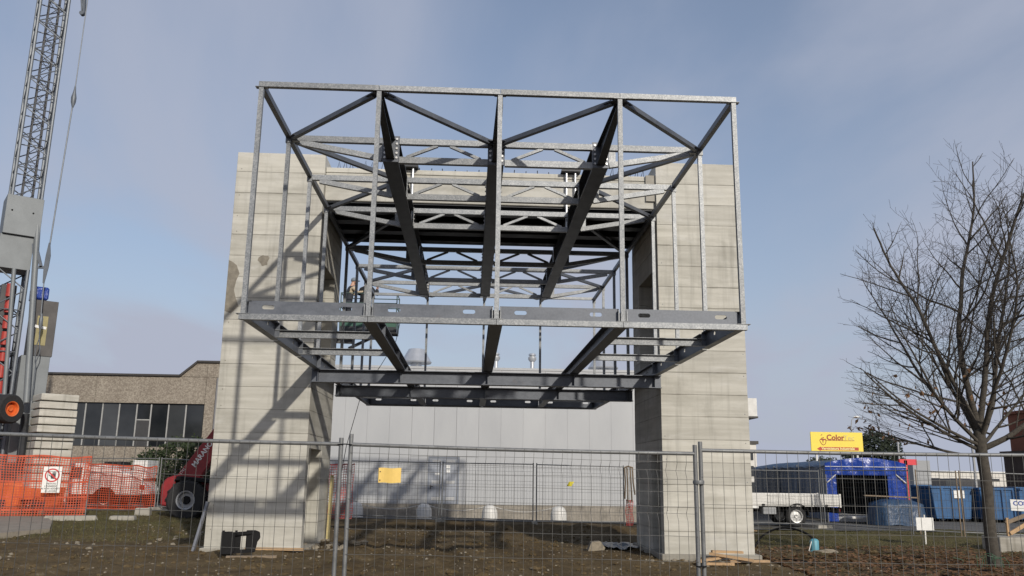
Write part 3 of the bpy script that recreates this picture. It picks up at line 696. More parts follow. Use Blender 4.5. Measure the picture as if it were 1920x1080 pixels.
# ------------------------------------------------------------------ white hall behind the portal
HXC, HY = 2.8, 42.0; HG = GS(1, 42)
hall = thing('industrial_hall', 'long pale grey panelled industrial hall seen through the concrete portal', 'hall', (HXC, HY, HG))
HX0, HX1, HZ0, HZ1 = -7.2, 12.7, 0.43, 6.87
MB().bb(HX0+0.02, HX1-0.02, HY+0.06, HY+30, HG-0.3, HZ1-0.1).obj('hall_core', M_FARGREY, hall)
pw = 1.08; x = HX0; pm = MB().bb(-pw/2+0.003, pw/2-0.003, 0, 0.055, HZ0, HZ1).mesh('wall_panel'); pm.materials.append(M_HALL)
DX0, DX1, DZ1 = -1.96, -0.60, 2.58
while x < HX1-0.3:
    xe = min(x+pw, HX1)
    if x < DX1+0.06 and xe > DX0-0.06:
        MB().bb(x+0.006, xe-0.006, HY, HY+0.055, DZ1+0.07, HZ1).obj('wall_panel', M_HALL, hall)
        if x < DX0-0.08: MB().bb(x+0.006, DX0-0.075, HY, HY+0.055, HZ0, DZ1+0.058).obj('wall_panel', M_HALL, hall)
        if xe > DX1+0.08: MB().bb(DX1+0.075, xe-0.006, HY, HY+0.055, HZ0, DZ1+0.058).obj('wall_panel', M_HALL, hall)
    else:
        o = bpy.data.objects.new('wall_panel', pm); COL.objects.link(o); o.parent = hall; o.location = (x+pw/2-HXC, random.uniform(0, 0.004), -HG)
    x += pw
MB().bb(HX0, HX1, HY-0.02, HY+0.03, HG-0.3, HZ0-0.01).obj('plinth', M_PLINTH, hall)
MB().bb(HX0-0.03, HX1+0.03, HY-0.03, HY+0.4, HZ1+0.003, HZ1+0.12).obj('roof_edge', M_HALL, hall)
MB().bb(HX0+0.1, HX1-0.1, HY+0.5, HY+29.5, HZ1-0.05, HZ1+0.05).obj('roof', M_FARGREY, hall)
dr = MB().bb(DX0, DX1, HY+0.015, HY+0.055, HZ0+0.01, DZ1).obj('door', plain('grey_blue_door', (0.28, 0.30, 0.34), 0.5, 0.06), hall)
fr_ = MB(); fr_.bb(DX0-0.065, DX0-0.003, HY-0.02, HY+0.06, HZ0+0.01, DZ1+0.05); fr_.bb(DX1+0.003, DX1+0.065, HY-0.02, HY+0.06, HZ0+0.01, DZ1+0.05); fr_.bb(DX0-0.002, DX1+0.002, HY-0.02, HY+0.06, DZ1+0.003, DZ1+0.05); fr_.obj('frame', plain('door_frame', (0.20, 0.22, 0.26), 0.5), dr)
MB().bb(-1.283, -1.277, HY+0.010, HY+0.016, HZ0+0.02, DZ1-0.01).obj('leaf_joint', M_SIGNBLACK, dr)
for z0 in (0.62, 1.38, 2.36):
    for k in range(3):
        for xa, xb in ((-1.83, -1.40), (-1.15, -0.73)): MB().bb(xa, xb, HY+0.003, HY+0.014, z0+k*0.05, z0+k*0.05+0.024).obj('louvre', M_OFFWHITE, dr)
h_ = MB(); h_.bb(-1.90, -1.86, HY-0.01, HY+0.014, 1.12, 1.32); h_.bar((-1.88, HY-0.02, 1.24), (-1.76, HY-0.02, 1.24), 0.02, 0.028); h_.obj('handle', M_SIGNBLACK, dr)
for xa, za, w_, hh_ in ((-1.16, 2.10, 0.19, 0.14), (-1.16, 1.90, 0.19, 0.14), (-1.70, 1.78, 0.22, 0.09)):
    MB().bb(xa, xa+w_, HY+0.006, HY+0.012, za, za+hh_).obj('notice', M_WHITE, dr)
def cone(cx, cy, name):
    return MB().lathe((cx, cy, 6.85), [(0.33, 0), (0.33, 1.15), (0.86, 1.17), (0.89, 1.24), (0.85, 1.29), (0.46, 1.98), (0.38, 2.0), (0.0, 2.0)], 28).obj(name, M_ZINC, hall, smooth=True)
cone(-3.25, 49, 'roof_vent'); cone(7.7, 50, 'roof_vent')
for cx in (1.33, 3.43):
    c_ = MB().lathe((cx, 49, 6.85), [(0.12, 0), (0.12, 1.45)], 16).obj('chimney', M_ZINC, hall, smooth=True)
    MB().lathe((cx, 49, 6.85), [(0.15, 1.40), (0.24, 1.53), (0.24, 1.66), (0.14, 1.73), (0.23, 1.77), (0.19, 1.86), (0.02, 1.90)], 16).obj('cowl', M_ZINC, c_, smooth=True)
cn = MB().bb(12.7, 14.0, 41.6, 46, 4.80, 5.68).obj('canopy', M_OFFWHITE, hall); MB().bb(12.7, 14.03, 41.57, 46.03, 4.71, 4.795).obj('soffit', M_COPING, cn)

# concrete dome bollards and chains in front of the hall
bx = [(-5.25, 41.0), (-2.08, 40.7), (0.93, 40.3), (3.95, 38.9)]
bl = ['pale concrete dome bollard beside the paired fence posts, leftmost of four', 'shaded concrete dome bollard in front of the hall door', 'pale concrete dome bollard, third from the left along the hall', 'pale concrete dome bollard nearest the right concrete tower']
for (x, y), l in zip(bx, bl):
    z = GS(x, y)
    t = thing('bollard', l, 'bollard', (x, y, z+0.02), 0, 'concrete bollards along the hall')
    MB().lathe((x, y, z+0.02), [(0.36, 0), (0.355, 0.32), (0.33, 0.47), (0.27, 0.60), (0.15, 0.68), (0.0, 0.695)], 20).obj('dome', M_OFFWHITE, t, smooth=True)
    MB().lathe((x, y, z+0.715), [(0.03, -0.03), (0.04, 0.0), (0.03, 0.03)], 10).obj('chain_eye', M_TUBE, t, smooth=True)
for k in range(3):
    (xa, ya), (xb, yb) = bx[k], bx[k+1]; n = 14
    m = MB().poly([(xa+(xb-xa)*t/n, ya+(yb-ya)*t/n, GS(xa+(xb-xa)*t/n, ya+(yb-ya)*t/n)+0.715-0.28*(1-(2*t/n-1)**2)) for t in range(n+1)], 0.014, 5)
    tag(m.obj('chain', M_OFFWHITE), ['white chain hanging between the two leftmost dome bollards', 'white chain hanging between the two middle dome bollards', 'white chain hanging between the two rightmost dome bollards'][k], 'chain')

# ------------------------------------------------------------------ aggregate-clad building at left
bld = thing('office_building', 'low building clad in brown exposed aggregate panels with a long dark window strip', 'building', (-18, 40, 0.3))
BY = 40.0
MB().bb(-32, -11.62, BY+0.25, BY+18, 0.0, 5.9).obj('building_core', M_COPING, bld)
def wp(x0, x1, z0, z1): MB().bb(x0+0.008, x1-0.008, BY, BY+0.22, z0+0.006, z1-0.006).obj('wall_panel', M_AGG, bld)
for a, b in ((-32, -27), (-27, -22.4), (-22.4, -17.2), (-17.2, -12.25)): wp(a, b, 4.80, 6.04); wp(a, b, 0.0, 2.84)
wp(-12.25, -11.6, 0, 6.04)
wp(-32, -25, 2.84, 4.80)
MB().prism([(-13.42, 6.05), (-12.26, 6.05), (-12.26, 6.70), (-12.70, 6.70)], (0, BY, 0), (1, 0, 0), (0, 0, 1), (0, 0.22, 0)).obj('gable_panel', M_AGG, bld)
wp(-12.25, -11.6, 6.04, 6.71)
c = MB(); c.bar((-32, BY+0.08, 6.09), (-13.44, BY+0.08, 6.09), 0.36, 0.09); c.obj('coping', M_COPING, bld)
c = MB(); c.bar((-13.46, BY+0.08, 6.09), (-12.72, BY+0.08, 6.74), 0.36, 0.09); c.obj('coping', M_COPING, bld)
c = MB(); c.bar((-12.74, BY+0.08, 6.755), (-11.55, BY+0.08, 6.755), 0.36, 0.09); c.obj('coping', M_COPING, bld)
MB().tube((-11.72, BY-0.07, 0.2), (-11.72, BY-0.07, 6.0), 0.055, 8).obj('downpipe', plain('downpipe', (0.16, 0.16, 0.17), 0.5), bld, smooth=True)
wx = [-25, -24.0, -23, -22, -21, -20.0, -19.2, -18.26, -17.6, -16.84, -16.09, -15.3, -14.66, -13.88, -13.09, -12.27]
for k in range(len(wx)-1):
    a, b = wx[k], wx[k+1]
    w_ = MB().bb(a+0.03, b-0.03, BY+0.13, BY+0.15, 2.86, 4.78).obj('window_pane', M_GLASS, bld)
    MB().bb(a-0.028, a+0.028, BY+0.10, BY+0.17, 2.86, 4.78).obj('mullion', M_MULLION, bld)
MB().bb(-15.27, -14.69, BY+0.11, BY+0.16, 4.03, 4.08).obj('transom', M_MULLION, bld)
MB().bb(-15.27, -14.69, BY+0.115, BY+0.125, 2.87, 4.02).obj('window_pane', plain('opening_light', (0.05, 0.05, 0.052), 0.4), bld)
MB().bb(-25, -12.26, BY+0.02, BY+0.2, 2.842, 2.875).obj('sill', M_COPING, bld)

def leaf_mass(mb, c, d, n, size, rnd, shell=0.45):
    for _ in range(n):
        while True:
            p = Vector((rnd.uniform(-1, 1), rnd.uniform(-1, 1), rnd.uniform(-1, 1)))
            L = p.length
            if 0.02 < L <= 1: break
        p = p/L*(shell+(1-shell)*L)
        lum = 0.80+0.28*noise.noise(Vector((p.x*2.1+c[0], p.y*2.1+c[1], p.z*2.1+c[2]))*1.7)+0.12*noise.noise(p*6)
        q = Vector((c[0]+p.x*d[0]/2*lum, c[1]+p.y*d[1]/2*lum, c[2]+p.z*d[2]/2*lum))
        a = Vector((rnd.gauss(0, 1), rnd.gauss(0, 1), rnd.gauss(0, 1))).normalized(); b = a.orthogonal().normalized(); s = size*rnd.uniform(0.6, 1.4)
        mb.add([q-a*s, q+b*s*0.45, q+a*s, q-b*s*0.45], [(0, 1, 2, 3)])
    return mb
rnd = random.Random(3)
hd = thing('hedge', 'dense dark green hedge between the red telehandler and the window strip', 'hedge', (-12.0, 36.6, 0.3))
m = MB()
for k, (x, w_, h_) in enumerate(((-13.1, 1.6, 2.5), (-12.2, 1.8, 2.95), (-11.2, 1.9, 3.0), (-10.1, 2.0, 2.9), (-9.0, 1.9, 2.6))): leaf_mass(m, (x, 36.6+0.2*math.sin(k*2), 0.3+h_/2), (w_*1.25, 1.7, h_*1.12), 2300, 0.075, rnd, 0.55)
m.obj('foliage', M_HEDGE, hd)
m = MB()
for x in (-13, -12.2, -11.2, -10.1, -9.0): m.poly([(x, 36.6, 0.2), (x+0.1, 36.6, 1.2), (x, 36.5, 2.0)], [0.06, 0.05, 0.02], 6)
m.obj('stem', M_BARK, hd)

# ------------------------------------------------------------------ second row of fencing and nets
def rear_panel(x0, y0, x1, y1, h, label, post_m=None, drop=(0, 0), step=0.11):
    g0, g1 = G(x0, y0)+0.02-drop[0], G(x1, y1)+0.02-drop[1]
    p = thing('rear_fence_panel', label, 'fence', ((x0+x1)/2, (y0+y1)/2, (g0+g1)/2), 0, 'mesh fence panels behind the portal')
    for x, y, g in ((x0, y0, g0), (x1, y1, g1)): MB().tube((x, y, g), (x, y, g+h), 0.022, 8).obj('post', post_m or M_TUBE, p, smooth=True)
    MB().tube((x0, y0, g0+h-0.05), (x1, y1, g1+h-0.05), 0.018, 8).obj('top_rail', M_TUBE, p, smooth=True)
    MB().tube((x0, y0, g0+0.14), (x1, y1, g1+0.14), 0.018, 8).obj('bottom_rail', M_TUBE, p, smooth=True)
    L = math.hypot(x1-x0, y1-y0); n = int(L/step); m = MB()
    for i in range(1, n):
        t = i/n; x, y, g = x0+(x1-x0)*t, y0+(y1-y0)*t, g0+(g1-g0)*t; m.tube((x, y, g+0.14), (x, y, g+h-0.05), 0.004, 3)
    for z in (0.35, 0.6, 0.85, 1.1, 1.3, 1.42, 1.6, 1.75, 1.87):
        m.tube((x0, y0, g0+z*h/2.05), (x1, y1, g1+z*h/2.05), 0.004, 3)
    m.obj('wire_mesh', M_WIRE, p, kind='stuff'); return p
def foot(x, y, label, rz=0.0):
    o = MB().box((0, 0, 0.06), (0.68, 0.22, 0.13), taper=0.88); f = thing('fence_foot', label, 'fence foot', (x, y, G(x, y)), rz, None, True); o.obj('block', M_CONC_GREY, f, bevel=0.01); return f
rear_panel(-5.3, 32.5, -1.10, 31.82, 2.12, 'rear mesh fence panel between the left tower and the hall door'); rear_panel(-1.0, 31.8, 2.24, 31.02, 2.12, 'rear mesh fence panel between the hall door and the tagged panel'); r3 = rear_panel(2.36, 31.0, 5.55, 31.45, 2.12, 'rear mesh fence panel with the small yellow tag beside the right tower')
foot(-1.05, 31.8, 'pale fence foot block under the paired rear posts by the hall door', 1.4); foot(2.30, 31.0, 'fence foot block under the paired rear posts in the middle of the opening', 1.5)
rear_panel(9.7, 32.6, 12.95, 31.95, 2.1, 'rear mesh fence panel in front of the white flatbed truck'); rear_panel(13.08, 31.9, 14.72, 28.7, 2.12, 'rear mesh fence panel between the truck and the dark wooden post')
rear_panel(14.86, 28.5, 15.95, 28.0, 2.1, 'short rear mesh fence panel left of the tree trunk', M_WOODG); rear_panel(16.03, 27.95, 19.3, 27.3, 2.1, 'rear mesh fence panel at the right edge behind the tree trunk', M_WOODG)
foot(13.02, 31.92, 'fence foot block under the paired posts by the flatbed truck', 0.3)
m = MB().bb(2.36+1.12, 2.36+1.30, 31.10, 31.108, 1.44, 1.60); m.v = [v+Vector((0.06 if v.z > 1.5 else -0.03, 0.06, 0)) for v in m.v]
tag(m.obj('yellow_tag', plain('bright_yellow_tag', (0.72, 0.62, 0.03), 0.6)), 'small yellow tag hanging on the rear fence beside the right tower', 'tag')
rear_panel(-11.80, 33.9, -8.5, 33.4, 1.95, 'rear mesh fence panel between the orange net and the telehandler')
rear_panel(-14.9, 34.5, -11.90, 33.92, 1.95, 'rear mesh fence panel carrying the far orange net')
foot(-11.85, 33.85, 'pale fence foot block at the end of the far orange net', 1.3)

def net(x0, y0, x1, y1, za, zb, cell, label, mat, sag=0.05, bands=(), strip=0.022, seed=0):
    """plastic safety net of crossing strips hanging between two ends"""
    r = random.Random(seed); L = math.hypot(x1-x0, y1-y0); nx, nz = int(L/cell), int((za[1]-za[0])/cell)
    dx, dy = (x1-x0)/L, (y1-y0)/L
    t_ = thing('safety_net', label, 'safety net', ((x0+x1)/2, (y0+y1)/2, (za[0]+zb[0])/2))
    def P(i, j):
        u, w = i/nx, j/nz; lo = za[0]+(zb[0]-za[0])*u; hi = za[1]+(zb[1]-za[1])*u-sag*math.sin(PI*u*3)**2-0.02*math.sin(u*23)
        b = 0.05*math.sin(u*11+w*2+seed)+0.03*math.sin(u*29+w*5); s = 0.02*math.sin(w*9+u*6)
        return Vector((x0+(x1-x0)*u+dy*b+dx*s, y0+(y1-y0)*u-dx*b+dy*s, lo+(hi-lo)*w))
    m = MB(); hw = strip/2; dv = Vector((dx, dy, 0))
    for i in range(nx+1):
        vs = []
        for j in range(nz+1): p = P(i, j); vs += [p-dv*hw, p+dv*hw]
        m.add(vs, [(2*j, 2*j+1, 2*j+3, 2*j+2) for j in range(nz)])
    for j in range(nz+1):
        h = hw*(2.6 if j in bands or j in (0, nz) else 1.0); vs = []
        for i in range(nx+1): p = P(i, j)+Vector((dy, -dx, 0))*0.004; vs += [p-Vector((0, 0, h)), p+Vector((0, 0, h))]
        m.add(vs, [(2*i, 2*i+1, 2*i+3, 2*i+2) for i in range(nx)])
    m.obj('net', mat, t_, kind='stuff'); return t_
n1 = net(-16.4, 26.0, -11.95, 28.05, (0.28, 2.22), (0.26, 2.16), 0.075, 'near orange plastic safety net at the left edge, hung in front of the crane base', M_NET, 0.03, (4, 9, 15), 0.023, 1)
n2 = net(-14.85, 34.42, -11.92, 33.86, (0.36, 2.05), (0.34, 1.93), 0.085, 'far orange plastic safety net in front of the white van', M_NET, 0.05, (), 0.021, 2)
for x, y, l in ((-11.95, 28.06, 'steel post at the right end of the near orange net'), (-14.2, 27.02, 'steel post behind the prohibition sign on the near orange net')):
    tag(MB().tube((x, y+0.03, GS(x, y)-0.1), (x, y+0.03, 2.12), 0.022, 8).obj('net_post', M_TUBE, smooth=True), l, 'post')
n3 = net(-5.55, 33.0, -4.35, 32.95, (0.15, 2.1), (0.15, 2.12), 0.09, 'red safety net behind the left tower, beside the paired fence posts', M_REDNET, 0.02, (), 0.02, 3)
n4 = net(5.62, 31.38, 5.85, 31.36, (0.12, 0.98), (0.12, 0.95), 0.06, 'red and white net bundle hanging beside the right tower', M_REDNET, 0.0, (), 0.022, 4)
st = MB()
for k, (x, l) in enumerate(((5.58, 1.1), (5.66, 1.25), (5.78, 1.2), (5.86, 0.95))): st.poly([(x, 31.36, 2.12), (x+0.02, 31.34, 1.6), (x-0.01+0.03*k, 31.35, 2.12-l)], 0.028, 6)
st.poly([(5.57, 31.36, 2.12), (5.7, 31.33, 2.17), (5.88, 31.36, 2.12)], 0.03, 6)
tag(st.obj('lifting_straps', M_WOODG), 'grey straps hung over the rear fence beside the right tower', 'straps')

# prohibition sign on the near net
sx, sy = -12.83, 27.50; sd = Vector((4.45, 2.05, 0)).normalized(); sn = Vector((sd.y, -sd.x, 0))
sg_ = thing('prohibition_sign', 'white no-entry sign with a red barred ring and black hand on the orange net', 'sign', (sx, sy, 1.1))
o0 = Vector((sx, sy, 0))+sn*0.10; UP = Vector((0, 0, 1))
MB().prism([(-0.25, 1.08), (0.25, 1.08), (0.25, 1.86), (-0.25, 1.86)], o0, sd, UP, -sn*0.006).obj('board', M_WHITE, sg_)
m = MB(); N = 28; of = o0+sn*0.003
m.add([of+sd*(r*math.cos(2*PI*k/N))+UP*(1.60+r*math.sin(2*PI*k/N)) for r in (0.165, 0.205) for k in range(N)], [(k, (k+1) % N, N+(k+1) % N, N+k) for k in range(N)])
m.obj('red_ring', M_SIGNRED, sg_)
hand = MB(); oh = o0+sn*0.002
hand.prism([(-0.03, 1.50), (0.07, 1.49), (0.10, 1.56), (0.09, 1.64), (0.0, 1.64), (-0.04, 1.58)], oh, sd, UP, sn*0.0015)
for k in range(4): hand.prism([(-0.005+k*0.027, 1.63), (0.016+k*0.027, 1.63), (0.022+k*0.027, 1.71-abs(k-1.4)*0.014), (0.002+k*0.027, 1.715-abs(k-1.4)*0.014)], oh, sd, UP, sn*0.0015)
hand.prism([(-0.03, 1.58), (-0.02, 1.54), (-0.10, 1.60), (-0.09, 1.625)], oh, sd, UP, sn*0.0015)
hand.obj('hand_symbol', M_SIGNBLACK, sg_)
m = MB(); a = Vector((0, 0, 0)); of2 = o0+sn*0.005
q = 0.707; m.prism([(-0.185*q-0.016, 1.60+0.185*q-0.016), (-0.185*q+0.016, 1.60+0.185*q+0.016), (0.185*q+0.016, 1.60-0.185*q+0.016), (0.185*q-0.016, 1.60-0.185*q-0.016)], of2, sd, UP, sn*0.001); m.obj('red_bar', M_SIGNRED, sg_)
for k, s in enumerate(('VIETATO', "L'INGRESSO", 'AI NON ADDETTI', 'AI LAVORI')): text_obj('lettering', s, 0.066, M_SIGNBLACK, sg_, o0+sn*0.004+UP*(1.345-k*0.073), sd, UP, bold=0.001)

# ------------------------------------------------------------------ white van behind the far net
van = thing('white_van', 'white works van parked behind the far orange net', 'van', (-14.6, 35.9, 0.32), 0, None, True)
def vpt(p): return p
prof = [(-2.15, 0.30), (2.0, 0.30), (2.02, 0.72), (1.72, 1.12), (1.72, 1.18), (1.30, 1.30), (0.2, 1.66), (-1.5, 1.74), (-2.15, 1.72)]
body = MB().prism(prof, (0, -0.9, 0), (1, 0, 0), (0, 0, 1), (0, 1.8, 0)).obj('body', M_WHITE, van, bevel=0.04)
MB().bb(1.32, 1.90, -0.92, 0.92, 1.16, 1.86).obj('roof_box', M_WHITE, van, bevel=0.02)
MB().bb(-2.17, 2.03, -0.915, 0.915, 0.22, 0.56).obj('dark_skirt', M_BLACK, van, bevel=0.03)
for x in (0.05, 0.55): MB().bb(x, x+0.14, -0.5, 0.5, 1.66, 1.80).obj('roof_lamp', M_SIGNBLACK, van)
MB().bb(1.42, 1.66, -0.925, -0.90, 0.62, 0.98).obj('side_panel', M_OFFWHITE, van); MB().bb(1.70, 1.86, -0.93, -0.89, 0.74, 0.92).obj('tail_lamp', M_REDLAMP, van)
MB().bb(-1.6, -0.6, -0.912, -0.89, 1.12, 1.58).obj('side_window', M_GLASS, van)
def wheel(name, c, r, w, parent, rim_m, hub=0.55, lug=0, axis='y'):
    prof = [(r*hub, -w/2), (r*0.90, -w/2), (r, -w*0.36), (r, w*0.36), (r*0.90, w/2), (r*hub, w/2)]
    t_ = MB().lathe(c, prof, 28, axis, True).obj(name, M_RUBBER, parent, smooth=True)
    rp = [(0.02, -w*0.30), (r*0.16, -w*0.34), (r*0.17, -w*0.22), (r*hub*0.80, -w*0.16), (r*hub*0.86, -w*0.46), (r*hub+0.004, -w*0.50), (r*hub+0.004, w*0.5), (r*hub*0.86, w*0.46), (r*hub*0.8, w*0.2), (0.02, w*0.3)]
    MB().lathe(c, rp, 24, axis).obj('rim', rim_m, t_, smooth=True)
    if lug:
        l = MB(); cx, cy, cz = c
        for k in range(lug):
            a = 2*PI*k/lug
            for s in (-1, 1):
                b = a+(PI/lug if s > 0 else 0)
                p = Vector((cx+r*math.cos(b), cy, cz+r*math.sin(b))); q2 = Vector((cx+r*math.cos(b+0.22), cy+s*w*0.46, cz+r*math.sin(b+0.22)))
                l.bar(p, q2, 0.05, 0.05)
        l.obj('tread_lug', M_RUBBER, t_, kind='stuff')
    return t_
for x in (-1.5, 0.35):
    for y in (-0.80, 0.80): wheel('wheel', (x, y, 0.34), 0.35, 0.22, van, M_OFFWHITE)
MB().prism([(0.35+0.46*math.cos(t), 0.36+0.46*math.sin(t)) for t in [k*PI/10 for k in range(11)]], (0, -0.93, 0), (1, 0, 0), (0, 0, 1), (0, 0.02, 0)).obj('wheel_arch', M_BLACK, van)

# ------------------------------------------------------------------ tower crane
crane = thing('tower_crane', 'galvanised lattice tower crane rising out of view at the left edge', 'crane', (-17.2, 32, 0.3))
CA = math.radians(34)
def rotp(c, x, y): return (c[0]+x*math.cos(CA)-y*math.sin(CA), c[1]+x*math.sin(CA)+y*math.cos(CA))
def lattice(c, w, z0, z1, step, chord, lace, mat):
    cs = [rotp(c, sx*w/2, sy*w/2) for sx, sy in ((-1, -1), (1, -1), (1, 1), (-1, 1))]
    for x, y in cs: MB().tube((x, y, z0), (x, y, z1), chord, 8).obj('mast_chord', mat, crane, smooth=True)
    n = int(round((z1-z0)/step)); h = (z1-z0)/n; proto = {}
    for f in range(4):
        a, b = cs[f], cs[(f+1) % 4]
        for i in range(n):
            z = z0+i*h; p, q = (a, b) if (i+f) % 2 == 0 else (b, a)
            MB().tube((p[0], p[1], z), (q[0], q[1], z+h), lace, 5).obj('lacing_bar', mat, crane)
            if i % 2 == 0: MB().tube((a[0], a[1], z), (b[0], b[1], z), lace, 5).obj('lacing_bar', mat, crane)
mc = (-17.24, 32.0)
lattice(mc, 0.98, 11.75, 22.6, 0.62, 0.058, 0.024, M_CRANE)
lattice((-17.22, 32.05), 0.36, 11.6, 22.6, 0.42, 0.03, 0.014, plain('dark_inner_mast', (0.05, 0.05, 0.055), 0.6))
lattice((-17.42, 32.0), 1.05, 1.3, 9.05, 0.74, 0.065, 0.026, M_CRANE)
def rbox(c, w, d, z0, z1, name, mat, par, bev=0.01): return MB().box((c[0], c[1], (z0+z1)/2), (w, d, z1-z0), CA).obj(name, mat, par, bevel=bev)
sl = rbox((-17.28, 32.0), 1.22, 1.22, 10.30, 11.80, 'mast_sleeve', M_CRANEBOX, crane)
s2 = rbox((-17.40, 32.0), 1.12, 1.12, 9.02, 10.29, 'mast_sleeve', M_CRANEBOX, crane)
for (x, y, z) in ((-0.4, -0.615, 11.2), (0.3, -0.615, 11.2), (0.615, 0.1, 11.55), (0.615, 0.1, 10.5)):
    p = rotp((-17.28, 32.0), x, y); MB().blob((p[0], p[1], z), (0.07, 0.07, 0.07), 6, 4, 0).obj('bolt', M_BLACK, sl)
pp = rotp((-17.40, 32.0), 0.567, 0.0); nd = Vector((math.cos(CA), math.sin(CA), 0)); td = Vector((-nd.y, nd.x, 0))
MB().prism([(-0.36, 9.15), (0.42, 9.15), (0.42, 10.05), (-0.36, 10.05)], (pp[0], pp[1], 0), td, UP, nd*0.006).obj('notice_plate', M_WHITE, s2)
for k in range(5): MB().prism([(-0.28, 9.9-k*0.06), (0.2+0.1*math.sin(k*3), 9.9-k*0.06), (0.2+0.1*math.sin(k*3), 9.875-k*0.06), (-0.28, 9.875-k*0.06)], Vector((pp[0], pp[1], 0))+nd*0.007, td, UP, nd*0.001).obj('notice_line', plain('pale_print', (0.45, 0.42, 0.45)), s2)
# red hydraulic ram segments inside the lower mast
m = MB(); k = 0
for z in (3.8, 4.4, 5.0, 5.6, 6.2, 6.8, 7.4, 8.0): m.tube((-17.05-0.02*k, 31.75, z), (-17.05-0.02*k, 31.75, z+0.48), 0.13, 10); k += 1
m.obj('ram', plain('dull_red_ram', (0.36, 0.04, 0.03), 0.5, 0.2, 5), crane, smooth=True)
MB().box((-17.5, 32.2, 5.0), (0.5, 0.5, 7.0), CA).obj('inner_mast', plain('dark_steel_shaft', (0.06, 0.06, 0.065), 0.6, 0.3, 3), crane)
MB().tube((-16.66, 31.9, 11.75), (-15.98, 31.6, 4.1), 0.105, 14).obj('strut', M_CRANEBOX, crane, smooth=True)
MB().tube((-17.02, 31.5, 9.0), (-16.62, 31.4, 3.4), 0.075, 12).obj('strut', M_CRANEBOX, crane, smooth=True)
# yoke and pendant rods
yk = MB(); yk.bar((-16.55, 31.8, 10.15), (-16.20, 31.8, 9.15), 0.06, 0.10); yk.bar((-16.50, 31.8, 9.15), (-15.95, 31.8, 9.15), 0.06, 0.10); yk.bar((-16.62, 31.8, 10.05), (-16.45, 31.8, 9.15), 0.05, 0.08); yk.obj('yoke', M_CRANE, crane)
MB().prism([(-16.08, 9.60), (-16.03, 10.10), (-15.98, 10.10), (-15.90, 9.60), (-15.92, 9.15), (-16.00, 8.55), (-16.06, 8.55), (-16.10, 9.15)], (0, 31.76, 0), (1, 0, 0), (0, 0, 1), (0, 0.03, 0)).obj('link_plate', M_CRANE, crane)
MB().tube((-16.0, 31.8, 10.0), (-15.84, 31.8, 16.0), 0.028, 8).obj('pendant_rod', M_CRANE, crane)
MB().tube((-15.84, 31.8, 16.0), (-15.80, 31.8, 22.6), 0.020, 8).obj('pendant_rod', M_CRANE, crane)
MB().lathe((-15.84, 31.8, 15.9), [(0.02, -0.35), (0.09, -0.1), (0.10, 0.1), (0.05, 0.35), (0.025, 0.6)], 10).obj('socket', M_CRANE, crane, smooth=True)
MB().tube((-16.03, 31.8, 8.6), (-15.96, 31.8, 6.9), 0.022, 8).obj('pendant_rod', M_CRANE, crane)
MB().lathe((-15.95, 31.8, 7.1), [(0.02, -0.3), (0.07, -0.1), (0.07, 0.1), (0.02, 0.3)], 10).obj('socket', M_CRANE, crane, smooth=True)
tb = MB(); 
for s in (-1, 1): tb.poly([(-15.93, 31.8, 6.45), (-15.93+0.08*s, 31.8, 6.1), (-15.93+0.08*s, 31.8, 5.9), (-15.93, 31.8, 5.6)], 0.018, 6)
tb.tube((-15.94, 31.8, 6.9), (-15.93, 31.8, 6.42), 0.02, 6); tb.tube((-15.93, 31.8, 5.62), (-15.9, 31.8, 4.2), 0.018, 6); tb.obj('turnbuckle', M_CRANE, crane)
for s in (0, 1): MB().bar((-16.25+0.22*s, 31.8, 21.6), (-15.93+0.05*s, 31.8, 19.62), 0.08, 0.13).obj('tie_plate', M_CRANE, crane)
MB().lathe((-15.93, 31.75, 19.60), [(0.09, -0.08), (0.09, 0.08)], 12, 'y').obj('tie_pin', M_CRANE, crane)
# control cabinet with blue cover
cab = rbox((-16.35, 32.7), 0.85, 0.75, 5.9, 8.0, 'cabinet', plain('brown_grey_cabinet', (0.085, 0.08, 0.078), 0.7, 0.3, 2), crane)
rbox((-16.42, 32.6), 0.95, 0.85, 2.0, 5.88, 'cabinet_base', M_CRANEBOX, crane)
rbox((-16.55, 32.6), 0.55, 0.95, 8.01, 8.5, 'blue_cover', M_TARP, cab, 0.06)
p = rotp((-16.35, 32.7), 0.0, -0.38); fd = Vector((math.cos(CA), math.sin(CA), 0)); fn = Vector((fd.y, -fd.x, 0))
MB().prism([(-0.22, 6.30), (0.14, 6.30), (0.14, 7.40), (-0.22, 7.40)], (p[0], p[1], 0), fd, UP, fn*0.012).obj('warning_plate', plain('yellow_plate', (0.30, 0.26, 0.13), 0.7, 0.15, 3), cab)
MB().prism([(-0.3, 6.95), (0.1, 6.9), (0.12, 7.0), (-0.28, 7.05)], Vector((p[0], p[1], 0))+fn*0.02, fd, UP, fn*0.01).obj('lettering_strip', M_WHITE, cab)
